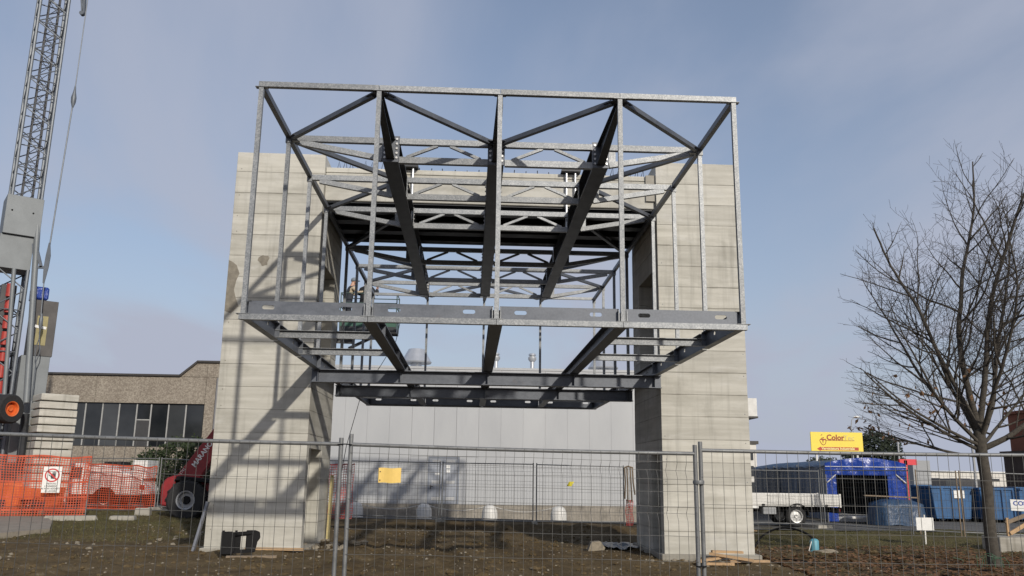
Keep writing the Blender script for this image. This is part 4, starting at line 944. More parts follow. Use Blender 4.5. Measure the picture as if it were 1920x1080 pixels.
# chassis, transport wheel
ch_ = MB(); ch_.box((-17.3, 31.2, 1.05), (3.4, 0.6, 0.5), 0.3); ch_.box((-17.3, 31.4, 0.95), (0.6, 3.6, 0.45), 0.3); ch_.obj('chassis', M_ORANGE, crane, bevel=0.03)
for x, y in ((-15.4, 30.6), (-13.9, 30.2), (-16.7, 29.6)):
    l = MB(); l.bar((-17.0, 31.2, 1.1), (x, y, 0.9), 0.35, 0.38); l.box((x, y, 0.75), (0.42, 0.42, 0.9)); l.obj('outrigger', M_ORANGE, crane, bevel=0.02)
    MB().box((x, y, 0.36), (0.7, 0.7, 0.14)).obj('spreader_pad', M_WOODG, crane)
ax_ = MB().tube((-15.9, 31.6, 1.6), (-15.85, 31.4, 3.7), 0.14, 10).obj('axle_arm', M_DARK, crane)
for dy, n_ in ((0.0, 1), (0.5, 1)):
    w_ = wheel('transport_wheel', (-17.2, 32, 0.3), 0.50, 0.44, crane, M_ORANGE, 0.52); w_.location = (-15.86-0.42*(dy > 0)+17.2, 30.2+0.18*(dy > 0)-32, 3.78-0.3); w_.rotation_euler = (0, 0, math.radians(66))

# ballast blocks of the crane, one slab on another
BA = math.radians(38)
zz = 0.55; k = 0
bt = ['topmost', 'second from the top', 'third from the top', 'fourth from the top', 'fifth from the top', 'sixth from the top', 'seventh from the top', 'eighth from the top', 'ninth from the top', 'tenth from the top', 'eleventh from the top', 'twelfth from the top', 'thirteenth from the top', 'fourteenth from the top', 'fifteenth from the top']
NB = 14; hS = (4.43-0.55)/NB
bmesh_ = MB().box((0, 0, (hS-0.045)/2), (1.22, 1.28, hS-0.045)).mesh('ballast_block'); bmesh_.materials.append(M_CONC)
for k in range(NB):
    o = bpy.data.objects.new('ballast_block', bmesh_); COL.objects.link(o); o.location = (-14.96+random.uniform(-.02, .02), 31.6+random.uniform(-.02, .02), zz+k*hS); o.rotation_euler = (0, 0, BA+random.uniform(-.012, .012))
    bv = o.modifiers.new('bevel', 'BEVEL'); bv.width = 0.015; bv.segments = 1
    tag(o, 'concrete ballast slab beside the crane, '+bt[NB-1-k]+' in its stack', 'ballast', 'crane ballast slabs')
    if k: 
        s = MB().box((-14.96, 31.6, zz+k*hS-0.0225), (1.0, 1.05, 0.043), BA)
        so = s.obj('spacer', M_CONC_CORE); so_p = o; so.parent = o; so.matrix_parent_inverse = Matrix.Identity(4); so.location = (0, 0, -0.045); so.rotation_euler = (0, 0, -BA)
MB  # ------------
MB().bb(-15.9, -14.0, 30.9, 32.3, 0.2, 0.53).obj('ballast_frame', M_DARK, crane)

# ------------------------------------------------------------------ telehandler behind the left tower
th = thing('telehandler', 'red telehandler with raised boom parked behind the left concrete tower', 'telehandler', (-7.6, 30.9, GS(-7.6, 30.9)+0.02), 0, None, True)
MB().prism([(-2.35, 0.55), (2.3, 0.50), (2.3, 0.95), (0.6, 1.05), (-1.2, 1.25), (-2.35, 1.30)], (0, -0.75, 0), (1, 0, 0), (0, 0, 1), (0, 1.5, 0)).obj('chassis', M_RED, th, bevel=0.04)
MB().prism([(-2.72, 0.45), (-2.30, 0.40), (-2.28, 1.46), (-2.60, 1.34), (-2.74, 1.1)], (0, -1.05, 0), (1, 0, 0), (0, 0, 1), (0, 2.1, 0)).obj('counterweight', M_RED, th, bevel=0.05)
MB().prism([(-2.30, 1.28), (-1.0, 1.20), (-1.0, 1.32), (-2.2, 1.42)], (0, -1.12, 0), (1, 0, 0), (0, 0, 1), (0, 0.5, 0)).obj('mudguard', M_BLACK, th, bevel=0.02)
cb_ = MB().prism([(-0.3, 1.0), (1.2, 1.0), (1.25, 1.6), (0.95, 2.35), (-0.25, 2.35)], (0, 0.05, 0), (1, 0, 0), (0, 0, 1), (0, 0.8, 0)).obj('cab', M_BLACK, th, bevel=0.03)
MB().prism([(-0.15, 1.4), (1.1, 1.4), (0.88, 2.25), (-0.15, 2.25)], (0, 0.035, 0), (1, 0, 0), (0, 0, 1), (0, 0.01, 0)).obj('cab_window', M_GLASS, cb_)
for x in (-1.85, 1.55):
    for y in (-0.95, 0.95): wheel('wheel', (x, y, 0.64), 0.65, 0.45, th, plain('grey_wheel_rim', (0.32, 0.33, 0.35), 0.55, 0.3, 6), 0.48, 15)
for x in (-1.85, 1.55): MB().lathe((x, -1.10, 0.64), [(0.13, -0.03), (0.14, 0.0), (0.14, 0.06)], 14, 'y').obj('hub', M_BLACK, th)
bo = V(-2.25, -0.35, 1.15); bd = V(math.cos(math.radians(57)), 0, math.sin(math.radians(57)))
boom = MB().profile(bo, bo+bd*5.2, [(-0.17, -0.42), (0.17, -0.42), (0.17, 0.30), (-0.17, 0.30)], (0, 0, 1), end=[(-0.15, -0.16), (0.15, -0.16), (0.15, 0.16), (-0.15, 0.16)]).obj('boom', M_RED, th, bevel=0.02)
be = bo+bd*5.2
MB().bar(be-bd*0.3, be+bd*1.0, 0.22, 0.24).obj('inner_boom', M_BLACK, boom)
jb = be+bd*0.9
bup = V(-bd.z, 0, bd.x)
text_obj('lettering', 'MARANO', 0.24, M_WHITE, boom, bo+bd*0.70+V(0, -0.176, 0)+bup*0.02, bd, bup, 'LEFT', 0.006, 0.95, 0.006)
text_obj('lettering', '1741', 0.15, M_OFFWHITE, boom, bo+bd*0.25+V(0, -0.176, 0)+bup*0.22, bd, bup, 'LEFT', 0.006, 0.8)
MB().bar((0.25-0.1, -0.35, 0.9), bo+bd*2.6-bup*0.3, 0.13, 0.13).obj('lift_ram', M_DARK, th)
PBX0, PBX1, PBY0, PBY1, PBZ = -4.85, -2.82, 30.72, 31.72, 6.86
thl = Vector(th.location)
MB().bar(jb, V(PBX0+0.5, 31.2, PBZ-0.35)-thl, 0.16, 0.18).obj('jib', M_DARK, th)
MB().bar(V(PBX0+0.3, 31.2, PBZ-0.62)-thl, V(PBX0+1.25, 31.2, PBZ-0.14)-thl, 0.10, 0.10).obj('basket_strut', M_DARK, th)

# work basket
bk = thing('work_basket', 'green work platform with railings lifted behind the steel frame', 'work platform', ((PBX0+PBX1)/2, 31.2, PBZ))
MB().bb(PBX0, PBX1, PBY0, PBY1, PBZ, PBZ+0.16).obj('floor', M_DARK, bk)
for a in ((PBX0, PBX1, PBY0-0.012, PBY0), (PBX0, PBX1, PBY1, PBY1+0.012), (PBX0-0.012, PBX0, PBY0, PBY1), (PBX1, PBX1+0.012, PBY0, PBY1)): MB().bb(*a, PBZ+0.13, PBZ+0.38).obj('skirt', M_GREEN, bk); MB().bb(*a, PBZ-0.05, PBZ+0.128).obj('base_frame', M_DARK, bk)
M_RAIL = plain('dark_green_rail', (0.05, 0.085, 0.075), 0.5)
for z in (7.72, 7.86, 8.22):
    for p, q in (((PBX0, PBY0), (PBX1, PBY0)), ((PBX1, PBY0), (PBX1, PBY1)), ((PBX1, PBY1), (PBX0, PBY1)), ((PBX0, PBY1), (PBX0, PBY0))):
        if z == 7.72 and p[1] == q[1] == PBY1: continue
        MB().tube((*p, z), (*q, z), 0.018, 8).obj('rail', M_RAIL, bk, smooth=True)
for x, y in ((PBX0, PBY0), (PBX1, PBY0), (PBX1, PBY1), (PBX0, PBY1), ((PBX0+PBX1)/2, PBY1), ((PBX0+PBX1)/2, PBY0)):
    MB().tube((x, y, PBZ+0.05), (x, y, 8.22), 0.02, 8).obj('stanchion', M_RAIL, bk, smooth=True)

# ------------------------------------------------------------------ two workers on the platform
def person(label, at, rz, joints, edges, mats, mat_of):
    """skin-modifier figure; joints: name -> (x, y, z, r, material index)"""
    names = list(joints); me = bpy.data.meshes.new('body'); me.from_pydata([joints[n][:3] for n in names], [(names.index(a), names.index(b)) for a, b in edges], [])
    o = bpy.data.objects.new('tmp_body', me); COL.objects.link(o)
    o.modifiers.new('skin', 'SKIN'); 
    for i, n in enumerate(names):
        d = me.skin_vertices[0].data[i]; r = joints[n][3]; d.radius = r if isinstance(r, tuple) else (r, r); d.use_root = (n == 'pelvis')
    s = o.modifiers.new('sub', 'SUBSURF'); s.levels = 2; s.render_levels = 2
    bpy.context.view_layer.update()
    nm = bpy.data.meshes.new_from_object(o.evaluated_get(bpy.context.evaluated_depsgraph_get())); bpy.data.objects.remove(o)
    nm.materials.clear()
    for m_ in mats: nm.materials.append(m_)
    pts = [(Vector(joints[n][:3]), joints[n][4]) for n in names]
    segs = [(Vector(joints[a][:3]), Vector(joints[b][:3]), joints[b][4]) for a, b in edges]
    for p in nm.polygons:
        c = p.center; best = (9, 0)
        for a, b, mi in segs:
            ab = b-a; t = max(0, min(1, (c-a).dot(ab)/max(ab.length_squared, 1e-9))); d = (c-(a+ab*t)).length
            if d < best[0]: best = (d, mi)
        p.material_index = best[1]; p.use_smooth = True
    t = thing('person', label, 'person', at, rz, None, True); t.scale = (1.22, 1.22, 1.05)
    b = bpy.data.objects.new('body', nm); COL.objects.link(b); b.parent = t; BASE[b.name] = (0, 0, 0)
    return t
def figure(arm_r, arm_l, head_fwd, sleeve=1, lean=0.08):
    j = {'pelvis': (0, 0, 0.95, (0.17, 0.13), 0), 'waist': (0, lean*0.4, 1.12, (0.165, 0.12), 0), 'chest': (0, lean, 1.33, (0.19, 0.135), 0), 'neckbase': (0, lean*1.2, 1.47, (0.085, 0.08), 0), 'neck': (0, lean*1.35+0.01, 1.54, 0.058, 2), 'head': (0, lean*1.5+head_fwd, 1.63, (0.078, 0.095), 2), 'crown': (0, lean*1.5+head_fwd, 1.72, (0.07, 0.085), 2), 'nose': (0, lean*1.5+head_fwd+0.10, 1.625, 0.018, 2)}
    e = [('pelvis', 'waist'), ('waist', 'chest'), ('chest', 'neckbase'), ('neckbase', 'neck'), ('neck', 'head'), ('head', 'crown'), ('head', 'nose')]
    for s, arm, k in ((1, arm_r, 'r'), (-1, arm_l, 'l')):
        j['sh'+k] = (0.19*s, lean, 1.41, 0.075, 0); e.append(('chest', 'sh'+k))
        el, wr, ha = arm
        j['el'+k] = (*el, 0.05, sleeve); j['wr'+k] = (*wr, 0.035, sleeve); j['pa'+k] = (*ha, (0.04, 0.022), 2)
        e += [('sh'+k, 'el'+k), ('el'+k, 'wr'+k), ('wr'+k, 'pa'+k)]
        d = (Vector(ha)-Vector(wr)).normalized(); side = d.orthogonal().normalized()
        for f in range(4):
            b = Vector(ha)+side*(f-1.5)*0.02; q = b+d*(0.07+0.012*(f in (1, 2))); r = q+d*0.02-d.cross(side)*0.02
            j['f%d%s' % (f, k)] = (*q, 0.009, 2); j['g%d%s' % (f, k)] = (*r, 0.008, 2); e += [('pa'+k, 'f%d%s' % (f, k)), ('f%d%s' % (f, k), 'g%d%s' % (f, k))]
        th_ = Vector(ha)+side*0.06+d*0.02; j['t'+k] = (*th_, 0.011, 2); e.append(('pa'+k, 't'+k))
        j['hip'+k] = (0.095*s, 0, 0.86, 0.10, 0); j['kn'+k] = (0.11*s, 0.02, 0.50, 0.07, 0); j['an'+k] = (0.115*s, -0.01, 0.09, 0.05, 0); j['to'+k] = (0.13*s, 0.14, 0.04, 0.04, 0)
        e += [('pelvis', 'hip'+k), ('hip'+k, 'kn'+k), ('kn'+k, 'an'+k), ('an'+k, 'to'+k)]
    return j, e
# first: grey cap, beige sleeves, arms held out towards the other
j, e = figure(((0.30, 0.20, 1.22), (0.22, 0.46, 1.30), (0.20, 0.54, 1.32)), ((-0.28, 0.22, 1.25), (-0.12, 0.48, 1.33), (-0.10, 0.56, 1.34)), 0.05)
w1 = person('worker in a grey cap and beige sleeves reaching out on the green platform', (-4.68, 31.25, PBZ+0.17), math.radians(-66), j, e, [M_CLOTH, M_SLEEVE, M_SKIN], None)
hx, hy = 0, 0.08*1.5+0.05
cp = MB().lathe((hx, hy, 1.70), [(0.105, -0.02), (0.108, 0.02), (0.098, 0.07), (0.06, 0.105), (0.0, 0.112)], 16).obj('cap', M_CAP, w1, smooth=True)
MB().prism([(-0.075, 0.07), (0.075, 0.07), (0.065, 0.15), (0.0, 0.18), (-0.065, 0.15)], (hx, hy, 1.70), (1, 0, 0), (0, 1, 0), (0, 0, 0.012)).obj('cap_peak', M_CAP, cp)
for s in (-1, 1): MB().blob((s*0.088, hy-0.005, 1.63), (0.025, 0.04, 0.06), 6, 4, 0).obj('ear', M_SKIN, w1)
# second: black jacket, back to the camera, hands raised to the steel
j, e = figure(((0.32, 0.16, 1.20), (0.20, 0.34, 1.42), (0.17, 0.40, 1.48)), ((-0.32, 0.14, 1.22), (-0.20, 0.34, 1.44), (-0.17, 0.40, 1.50)), 0.03, 0)
w2 = person('worker in a black jacket bent over a tool beside the grey-capped worker', (-4.06, 31.15, PBZ+0.16), math.radians(-28), j, e, [M_CLOTH2, M_CLOTH2, M_SKIN], None)
MB().lathe((0, 0.13, 1.67), [(0.095, -0.05), (0.108, 0.0), (0.10, 0.06), (0.06, 0.10), (0.0, 0.11)], 14).obj('hair', M_HAIR, w2, smooth=True)
dl = MB(); dl.box((-3.62, 31.42, 8.44), (0.08, 0.2, 0.09)); dl.tube((-3.62, 31.42, 8.45), (-3.62, 31.42, 8.62), 0.014, 6); dl.box((-3.62, 31.36, 8.35), (0.06, 0.07, 0.16))
tag(dl.obj('power_tool', M_SIGNBLACK), 'black hand tool held up by the worker in the black jacket', 'tool')
tag(MB().poly([(-2.62, 30.9, 7.6), (-2.75, 30.2, 6.4), (-3.15, 29.3, 5.4), (-3.62, 28.2, 4.3), (-3.9, 27.4, 2.6), (-4.05, 27, 1.0), (-4.06, 27, 0.15)], 0.011, 6).obj('hanging_cable', M_BLACK), 'thin dark cable hanging from the work platform past the left tower', 'cable')

# ------------------------------------------------------------------ flatbed truck
tk = thing('flatbed_truck', 'white flatbed lorry with dropside bed parked behind the right concrete tower', 'truck', (10.6, 33.4, GS(10.6, 33.4)+0.03), 0, None, True)
MB().bb(-2.9, 3.15, -0.45, 0.45, 0.52, 0.72).obj('chassis', M_BLACK, tk)
bed = MB().bb(-1.35, 3.28, -1.05, 1.05, 0.74, 0.80).obj('bed_floor', M_OFFWHITE, tk)
for y in (-1.06, 1.06):
    for k in range(4): MB().bb(-1.33, 3.26, y-0.014, y+0.014, 0.80+k*0.098, 0.80+k*0.098+0.092).obj('side_board', M_OFFWHITE, bed, bevel=0.006)
    for x in (-0.9, 0.3, 1.5, 2.7): MB().bb(x, x+0.10, y-0.03, y+0.03, 0.76, 0.82).obj('hinge', M_BLACK, bed)
    for x in (-1.36, 3.27): MB().bb(x-0.03, x+0.03, y-0.035, y+0.035, 0.72, 1.21).obj('corner_post', M_OFFWHITE, bed)
for x in (-1.36, 3.28):
    for k in range(4): MB().bb(x-0.014, x+0.014, -1.02, 1.02, 0.80+k*0.098, 0.80+k*0.098+0.092).obj('end_board', M_OFFWHITE, bed)
MB().bb(3.20, 3.26, -1.0, 1.0, 0.50, 0.70).obj('bumper', M_BLACK, tk)
for y in (-0.8, 0.8): MB().bb(3.26, 3.30, y-0.15, y+0.15, 0.56, 0.66).obj('tail_lamp', M_REDLAMP, tk)
MB().bb(0.35, 0.85, -1.0, -0.6, 0.44, 0.70).obj('tool_box', M_FARGREY, tk, bevel=0.02); MB().bb(-0.1, 0.16, -1.06, -1.03, 0.66, 0.76).obj('side_lamp', M_WHITE, tk)
for y in (-0.92, 0.92): MB().lathe((1.62, y, 0.42), [(0.50, -0.13), (0.50, 0.13)], 24, 'y').obj('mudguard', M_BLACK, tk) if False else None
for x in (-2.2, 1.62):
    for y in (-0.86, 0.86): wheel('wheel', (x, y, 0.38), 0.385, 0.24, tk, plain('silver_rim', (0.55, 0.55, 0.54), 0.4, metal=0.3), 0.62)
for y in (-0.98, 0.98):
    m = MB(); N = 10
    m.add([(1.62+r*math.cos(PI*k/N), y+d, 0.40+r*math.sin(PI*k/N)) for d in (-0.14, 0.14) for r in (0.43, 0.45) for k in range(N+1)], [f for k in range(N) for f in ((k, k+1, N+2+k, N+1+k), (2*N+2+k, 3*N+3+k, 3*N+4+k, 2*N+3+k), (k, 2*N+2+k, 2*N+3+k, k+1), (N+1+k, N+2+k, 3*N+4+k, 3*N+3+k))])
    m.obj('mudguard', M_BLACK, tk)
cb2 = MB().prism([(-3.1, 0.55), (-1.45, 0.55), (-1.45, 2.15), (-2.5, 2.2), (-2.95, 1.45), (-3.12, 1.3)], (0, -1.0, 0), (1, 0, 0), (0, 0, 1), (0, 2.0, 0)).obj('cab', M_OFFWHITE, tk, bevel=0.05)
for y in (-1.012, 1.004): MB().prism([(-2.72, 1.4), (-1.65, 1.4), (-1.65, 2.02), (-2.45, 2.05)], (0, y, 0), (1, 0, 0), (0, 0, 1), (0, 0.008, 0)).obj('cab_window', M_GLASS, cb2)

# ------------------------------------------------------------------ blue tents
tt = thing('blue_tent', 'bright blue tarpaulin storage tunnel with an open dark front', 'tent', (14.87, 36.0, GS(15, 36)+0.03), math.radians(-5.5), None, True)
W, L, He, Hr = 3.36, 13.0, 2.40, 2.64
def roofz(x, e=0.0): u = (x/W-0.5)*2; return He+e+(Hr-He)*(1-abs(u)**1.7)
nx = 16
def roof(name, y0, y1, mat, ny, over=0.06, wob=0.03):
    m = MB(); vs = []; fs = []
    for j_ in range(ny+1):
        for i_ in range(nx+1):
            x = -over+(W+2*over)*i_/nx; y = y0+(y1-y0)*j_/ny
            vs.append((x, y, roofz(max(0, min(W, x)))-(0.10 if i_ in (0, nx) else 0)+wob*noise.noise(Vector((x*2.2, y*1.6, 4)))-0.05*abs(math.sin(PI*y/1.6))))
    for j_ in range(ny):
        for i_ in range(nx): a = j_*(nx+1)+i_; fs.append((a, a+1, a+nx+2, a+nx+1))
    return m.add(vs, fs).obj(name, mat, tt, smooth='all')
roof('roof_sheet', 0.0, L, M_TARPD, 50)
m = MB(); vs = []; fs = []; n = 44; rows = 6
for j_ in range(rows+1):
    for i_ in range(n+1):
        x = W*i_/n; top = roofz(x, 0.02); z = top-(top-(He-0.46))*j_/rows; vs.append((x, -0.06+0.05*noise.noise(Vector((x*2.5, z*3.5, 1)))+0.02*math.sin(x*9+z*4), z))
for j_ in range(rows):
    for i_ in range(n): a = j_*(n+1)+i_; fs.append((a, a+1, a+n+2, a+n+1))
m.add(vs, fs).obj('gable_sheet', M_TARP, tt, smooth='all')
MB().poly([(W*i_/n, -0.10+0.01*math.sin(i_), He-0.12) for i_ in range(n+1)], 0.012, 5).obj('hem_rope', M_WHITE, tt)
def curtain(name, xa, xb, y0, y1, z0, z1, mat, wave, amp_):
    m = MB(); L_ = math.hypot(xb-xa, y1-y0); n = max(6, int(L_/0.06)); vs = []; fs = []; rows = 10
    dx, dy = (xb-xa)/L_, (y1-y0)/L_
    for j_ in range(rows+1):
        for i_ in range(n+1):
            u = i_/n; z = z1-(z1-z0)*j_/rows; w_ = amp_*math.sin(u*L_*wave+1.4*math.sin(u*5))*(0.4+0.6*j_/rows)+0.02*noise.noise(Vector((u*9, z*2, 3)))
            vs.append((xa+(xb-xa)*u-dy*w_, y0+(y1-y0)*u+dx*w_, z))
    for j_ in range(rows):
        for i_ in range(n): a = j_*(n+1)+i_; fs.append((a, a+1, a+n+2, a+n+1))
    return m.add(vs, fs).obj(name, mat, tt, smooth='all')
curtain('front_curtain', 0.02, 0.44, -0.02, -0.02, 0.05, He-0.36, M_TARP, 16, 0.04); curtain('front_curtain', 2.56, 3.30, -0.02, -0.02, 0.1, He-0.36, M_TARP, 14, 0.05)
M_TARPS = tarp('shaded_side_tarpaulin', (0.008, 0.026, 0.07), (0.02, 0.06, 0.13), 0.5)  # deeper copy of the gable blue, with the side's shade put in
for a, b, mt in ((0.0, 4.2, M_TARPS), (4.2, 7.4, M_TARPD), (7.4, 10.2, M_TARPS), (10.2, 13.0, M_TARPD)): curtain('side_curtain', 0.0, 0.0, a+0.01, b-0.01, 0.1, He-0.08, mt, 6, 0.03)
curtain('side_curtain', W, W, 0.0, L, 0.1, He-0.08, M_TARPS, 6, 0.03); curtain('back_curtain', 0, W, L, L, 0.1, He, M_TARPS, 6, 0.03)
for x in (0.03, W-0.03):
    for y in (0.0, 4.3, 8.6, 12.9): MB().tube((x, y, 0), (x, y, He), 0.03, 8).obj('frame_post', M_TUBE, tt)
for xa, xb in ((0.06, 0.46), (W-0.06, W-0.46)): MB().tube((xa if False else xb, -0.05, He-0.42), (xa, -0.05, He-0.78), 0.025, 6).obj('corner_brace', M_OFFWHITE, tt)
MB().bb(0.4, 2.4, 0.6, 1.6, 0.02, 0.30).obj('stored_boards', M_FARGREY, tt)
# bits lying in front of the tent
tag(MB().box((16.35, 35.6, 0.30), (1.5, 0.5, 0.10), 0.05).obj('white_profile', M_OFFWHITE, bevel=0.02), 'white metal profile lying in the mouth of the blue tent', 'profile')
rf = MB(); rf.box((18.5, 36.3, 1.35), (0.14, 0.14, 2.6)); rf.box((18.62, 36.3, 2.58), (0.75, 0.14, 0.24)); tag(rf.obj('red_frame', M_REDPAINT), 'bright red steel upright with a short arm at the right side of the blue tent', 'steel frame')
# covered pile
pl_ = MB(); n, k_ = 40, 12; vs = []; fs = []
for j_ in range(k_+1):
    for i_ in range(n):
        a = 2*PI*i_/n; v_ = j_/k_
        fold = (0.06*math.sin(a*9+2*math.sin(a*2))+0.03*math.sin(a*17+1))*(1-v_*0.7)*1.5
        cx_, sy_ = math.cos(a), math.sin(a); sq = 1/max(abs(cx_), abs(sy_))**0.55
        r = (1.0+0.10*(1-v_)+fold)*sq*(1 if j_ < k_-1 else 0.55 if j_ == k_-1 else 0.02); z = 0.98*(v_ if j_ < k_-1 else 1.0)+0.05*noise.noise(Vector((cx_*2, sy_*2, v_*2)))
        vs.append((17.15+0.98*r*cx_, 36.0-1.35+0.62*r*sy_, GS(18, 35)+0.03+z))
for j_ in range(k_):
    for i_ in range(n): fs.append((j_*n+i_, j_*n+(i_+1) % n, (j_+1)*n+(i_+1) % n, (j_+1)*n+i_))
fs.append(tuple(range(k_*n, k_*n+n)))
tag(pl_.add(vs, fs).obj('covered_pile', M_TARPC, smooth='all'), 'pile under a crumpled dull blue tarpaulin in front of the blue tent', 'covered pile')
tag(MB().bar((15.9, 34.75, 1.20), (18.2, 34.9, 1.13), 0.10, 0.05).obj('timber_batten', M_WOODG), 'timber batten lying on top of the covered pile', 'batten')

# ------------------------------------------------------------------ billboard
bb_ = thing('billboard', 'yellow billboard with maroon lettering and an arrow behind the blue tent', 'billboard', (19.35, 45, 0.1))
bz = Vector((1, 0, 0)); bu = Vector((0.0, 0, 1))
MB().bb(17.95, 20.75, 45.0, 45.06, 3.26, 4.28).obj('board', M_YELLOW, bb_)
for x in (18.25, 20.45): MB().bar((x, 45.1, 0.1), (x, 45.1, 3.9), 0.09, 0.09).obj('leg', M_OFFWHITE, bb_)
for x in (18.25, 20.45): MB().bar((x, 46.0, 0.1), (x, 45.12, 2.9), 0.06, 0.06).obj('stay', M_OFFWHITE, bb_)
yb = 44.995
text_obj('lettering', 'Color', 0.40, M_MAROON, bb_, (18.80, yb, 3.99), bz, bu, 'LEFT', 0.006, 0.98, 0.012)
text_obj('lettering', 'Tec', 0.38, M_GHOST, bb_, (19.72, yb, 3.985), bz, bu, 'LEFT', 0.006, 1.02, 0.0)
MB().bb(18.72, 20.30, yb-0.003, yb+0.001, 3.835, 3.855).obj('underline', M_MAROON, bb_)
MB().prism([(18.25, 3.40), (18.45, 3.52), (18.45, 3.50), (20.50, 3.50), (20.50, 3.335), (18.45, 3.335), (18.45, 3.285)], (0, yb, 0), bz, bu, (0, 0.004, 0)).obj('arrow', plain('red_arrow', (0.42, 0.05, 0.02), 0.5, 0.05), bb_)
text_obj('lettering', 'Verniciatura Industriale', 0.185, M_PALEYELLOW, bb_, (18.50, yb-0.006, 3.42), bz, bu, 'LEFT', 0.006, 1.02, 0.004)
em = MB(); oe = (0, yb, 0)
em.prism([(18.42, 3.86), (18.78, 3.86), (18.76, 3.92), (18.46, 3.92)], oe, bz, bu, (0, 0.004, 0))
for a, b in (((18.42, 3.84), (18.53, 3.64)), ((18.53, 3.64), (18.62, 3.60)), ((18.62, 3.60), (18.72, 3.66)), ((18.72, 3.66), (18.78, 3.84))): em.bar((a[0], yb, a[1]), (b[0], yb, b[1]), 0.006, 0.03, (0, 0, 1))
em.prism([(18.56, 3.86), (18.64, 3.86), (18.60, 3.68)], oe, bz, bu, (0, 0.004, 0)); em.bar((18.52, yb, 3.95), (18.66, yb, 3.99), 0.006, 0.05); em.bar((18.50, yb, 4.10), (18.58, yb, 4.15), 0.006, 0.035)
em.obj('emblem', M_MAROON, bb_)

# ------------------------------------------------------------------ far things at right
lp = thing('street_lamp', 'thin street lamp with curved arm behind the yellow billboard', 'street lamp', (26.9, 60, 0.1))
MB().poly([(26.9, 60, 0), (26.9, 60, 5.5), (26.98, 60, 6.0), (27.2, 60, 6.22)], [0.06, 0.045, 0.035, 0.03], 8).obj('pole', M_FARGREY, lp, smooth=True)
MB().blob((27.36, 60, 6.22), (0.5, 0.24, 0.16), 10, 6, 0).obj('lamp_head', M_WHITE, lp, smooth=True)
ev = thing('evergreen_tree', 'dark round evergreen tree behind the yellow billboard', 'tree', (31.2, 65, 0.1))
m = MB(); leaf_mass(m, (31.0, 65, 3.6), (4.6, 4.2, 4.7), 7000, 0.13, rnd, 0.5); leaf_mass(m, (29.3, 65, 3.0), (2.4, 2.4, 5.6), 2200, 0.12, rnd, 0.4); leaf_mass(m, (27.3, 66, 2.2), (5, 2.4, 3.2), 3000, 0.12, rnd, 0.5); m.obj('crown', M_PINE, ev)
MB().poly([(31, 65, 0), (31.1, 65, 2), (31, 65, 4)], [0.3, 0.25, 0.1], 8).obj('trunk', M_BARK, ev)
fb_ = thing('warehouse', 'long low white warehouse far behind the blue containers', 'warehouse', (70, 120, 0.1))
MB().bb(61.5, 90, 120, 150, 0, 3.2).obj('wall', M_SILO, fb_); MB().bb(61.3, 90.2, 119.8, 150, 3.203, 3.35).obj('roof_edge', M_WHITE, fb_)
for k in range(6): MB().bb(63.2+k*4.3, 66.0+k*4.3, 119.93, 120.02, 2.0, 2.35).obj('window', M_GLASS, fb_)
gb = thing('grey_shed', 'small grey and blue shed wall beside the red upright', 'shed', (30.6, 58, 0.1)); MB().bb(30.1, 31.3, 58, 61, 1.6, 3.2).obj('wall', M_FARGREY, gb); MB().bb(30.1, 31.3, 58.02, 61, 0, 1.58).obj('blue_base', M_BLUE, gb)
sb_ = thing('far_house', 'small pale building far behind the right concrete tower', 'house', (19.5, 60, 0.1)); MB().bb(15, 20.0, 60, 66, 0, 4.2).obj('wall', M_SILO, sb_); MB().bb(14.9, 20.15, 59.9, 66, 4.2, 4.42).obj('roof_edge', M_COPING, sb_)
for k in range(3): MB().bb(19.4, 19.75, 59.96, 60.02, 0.9+k*1.1, 1.6+k*1.1).obj('window', M_GLASS, sb_)
def car(x, y, rz, mat, label, z=0.12, van_=False):
    c = thing('parked_car', label, 'car', (x, y, z), rz, None, True)
    pr = [(-2.1, 0.35), (2.1, 0.35), (2.12, 0.75), (1.9, 0.92), (1.15, 1.0), (0.65, 1.45), (-0.9, 1.48), (-1.75, 1.0), (-2.1, 0.9)] if not van_ else [(-2.3, 0.35), (2.3, 0.35), (2.32, 1.0), (1.75, 1.2), (1.2, 1.95), (-2.25, 2.0)]
    MB().prism(pr, (0, -0.85, 0), (1, 0, 0), (0, 0, 1), (0, 1.7, 0)).obj('body', mat, c, bevel=0.08)
    wn_ = [(-1.5, 1.02), (1.0, 1.02), (0.6, 1.38), (-0.85, 1.40)] if not van_ else [(0.2, 1.25), (1.55, 1.25), (1.12, 1.82), (0.2, 1.85)]
    for yy in (-0.862, 0.854): MB().prism(wn_, (0, yy, 0), (1, 0, 0), (0, 0, 1), (0, 0.008, 0)).obj('side_window', M_GLASS, c)
    for xx in (-1.3, 1.3):
        for yy in (-0.78, 0.78): wheel('wheel', (xx, yy, 0.32), 0.32, 0.2, c, M_FARGREY)
    return c
car(35.6, 70, 0.3, M_WHITE, 'white car parked far behind the rear fence, left of the blue containers'); car(41.0, 75, 0.1, plain('dark_car_paint', (0.02, 0.022, 0.028), 0.3), 'dark van parked behind the blue containers', van_=True)
car(45.8, 78, 0.0, plain('dark_grey_car_paint', (0.05, 0.05, 0.055), 0.3), 'dark grey van parked behind the blue containers near the tree', van_=True)
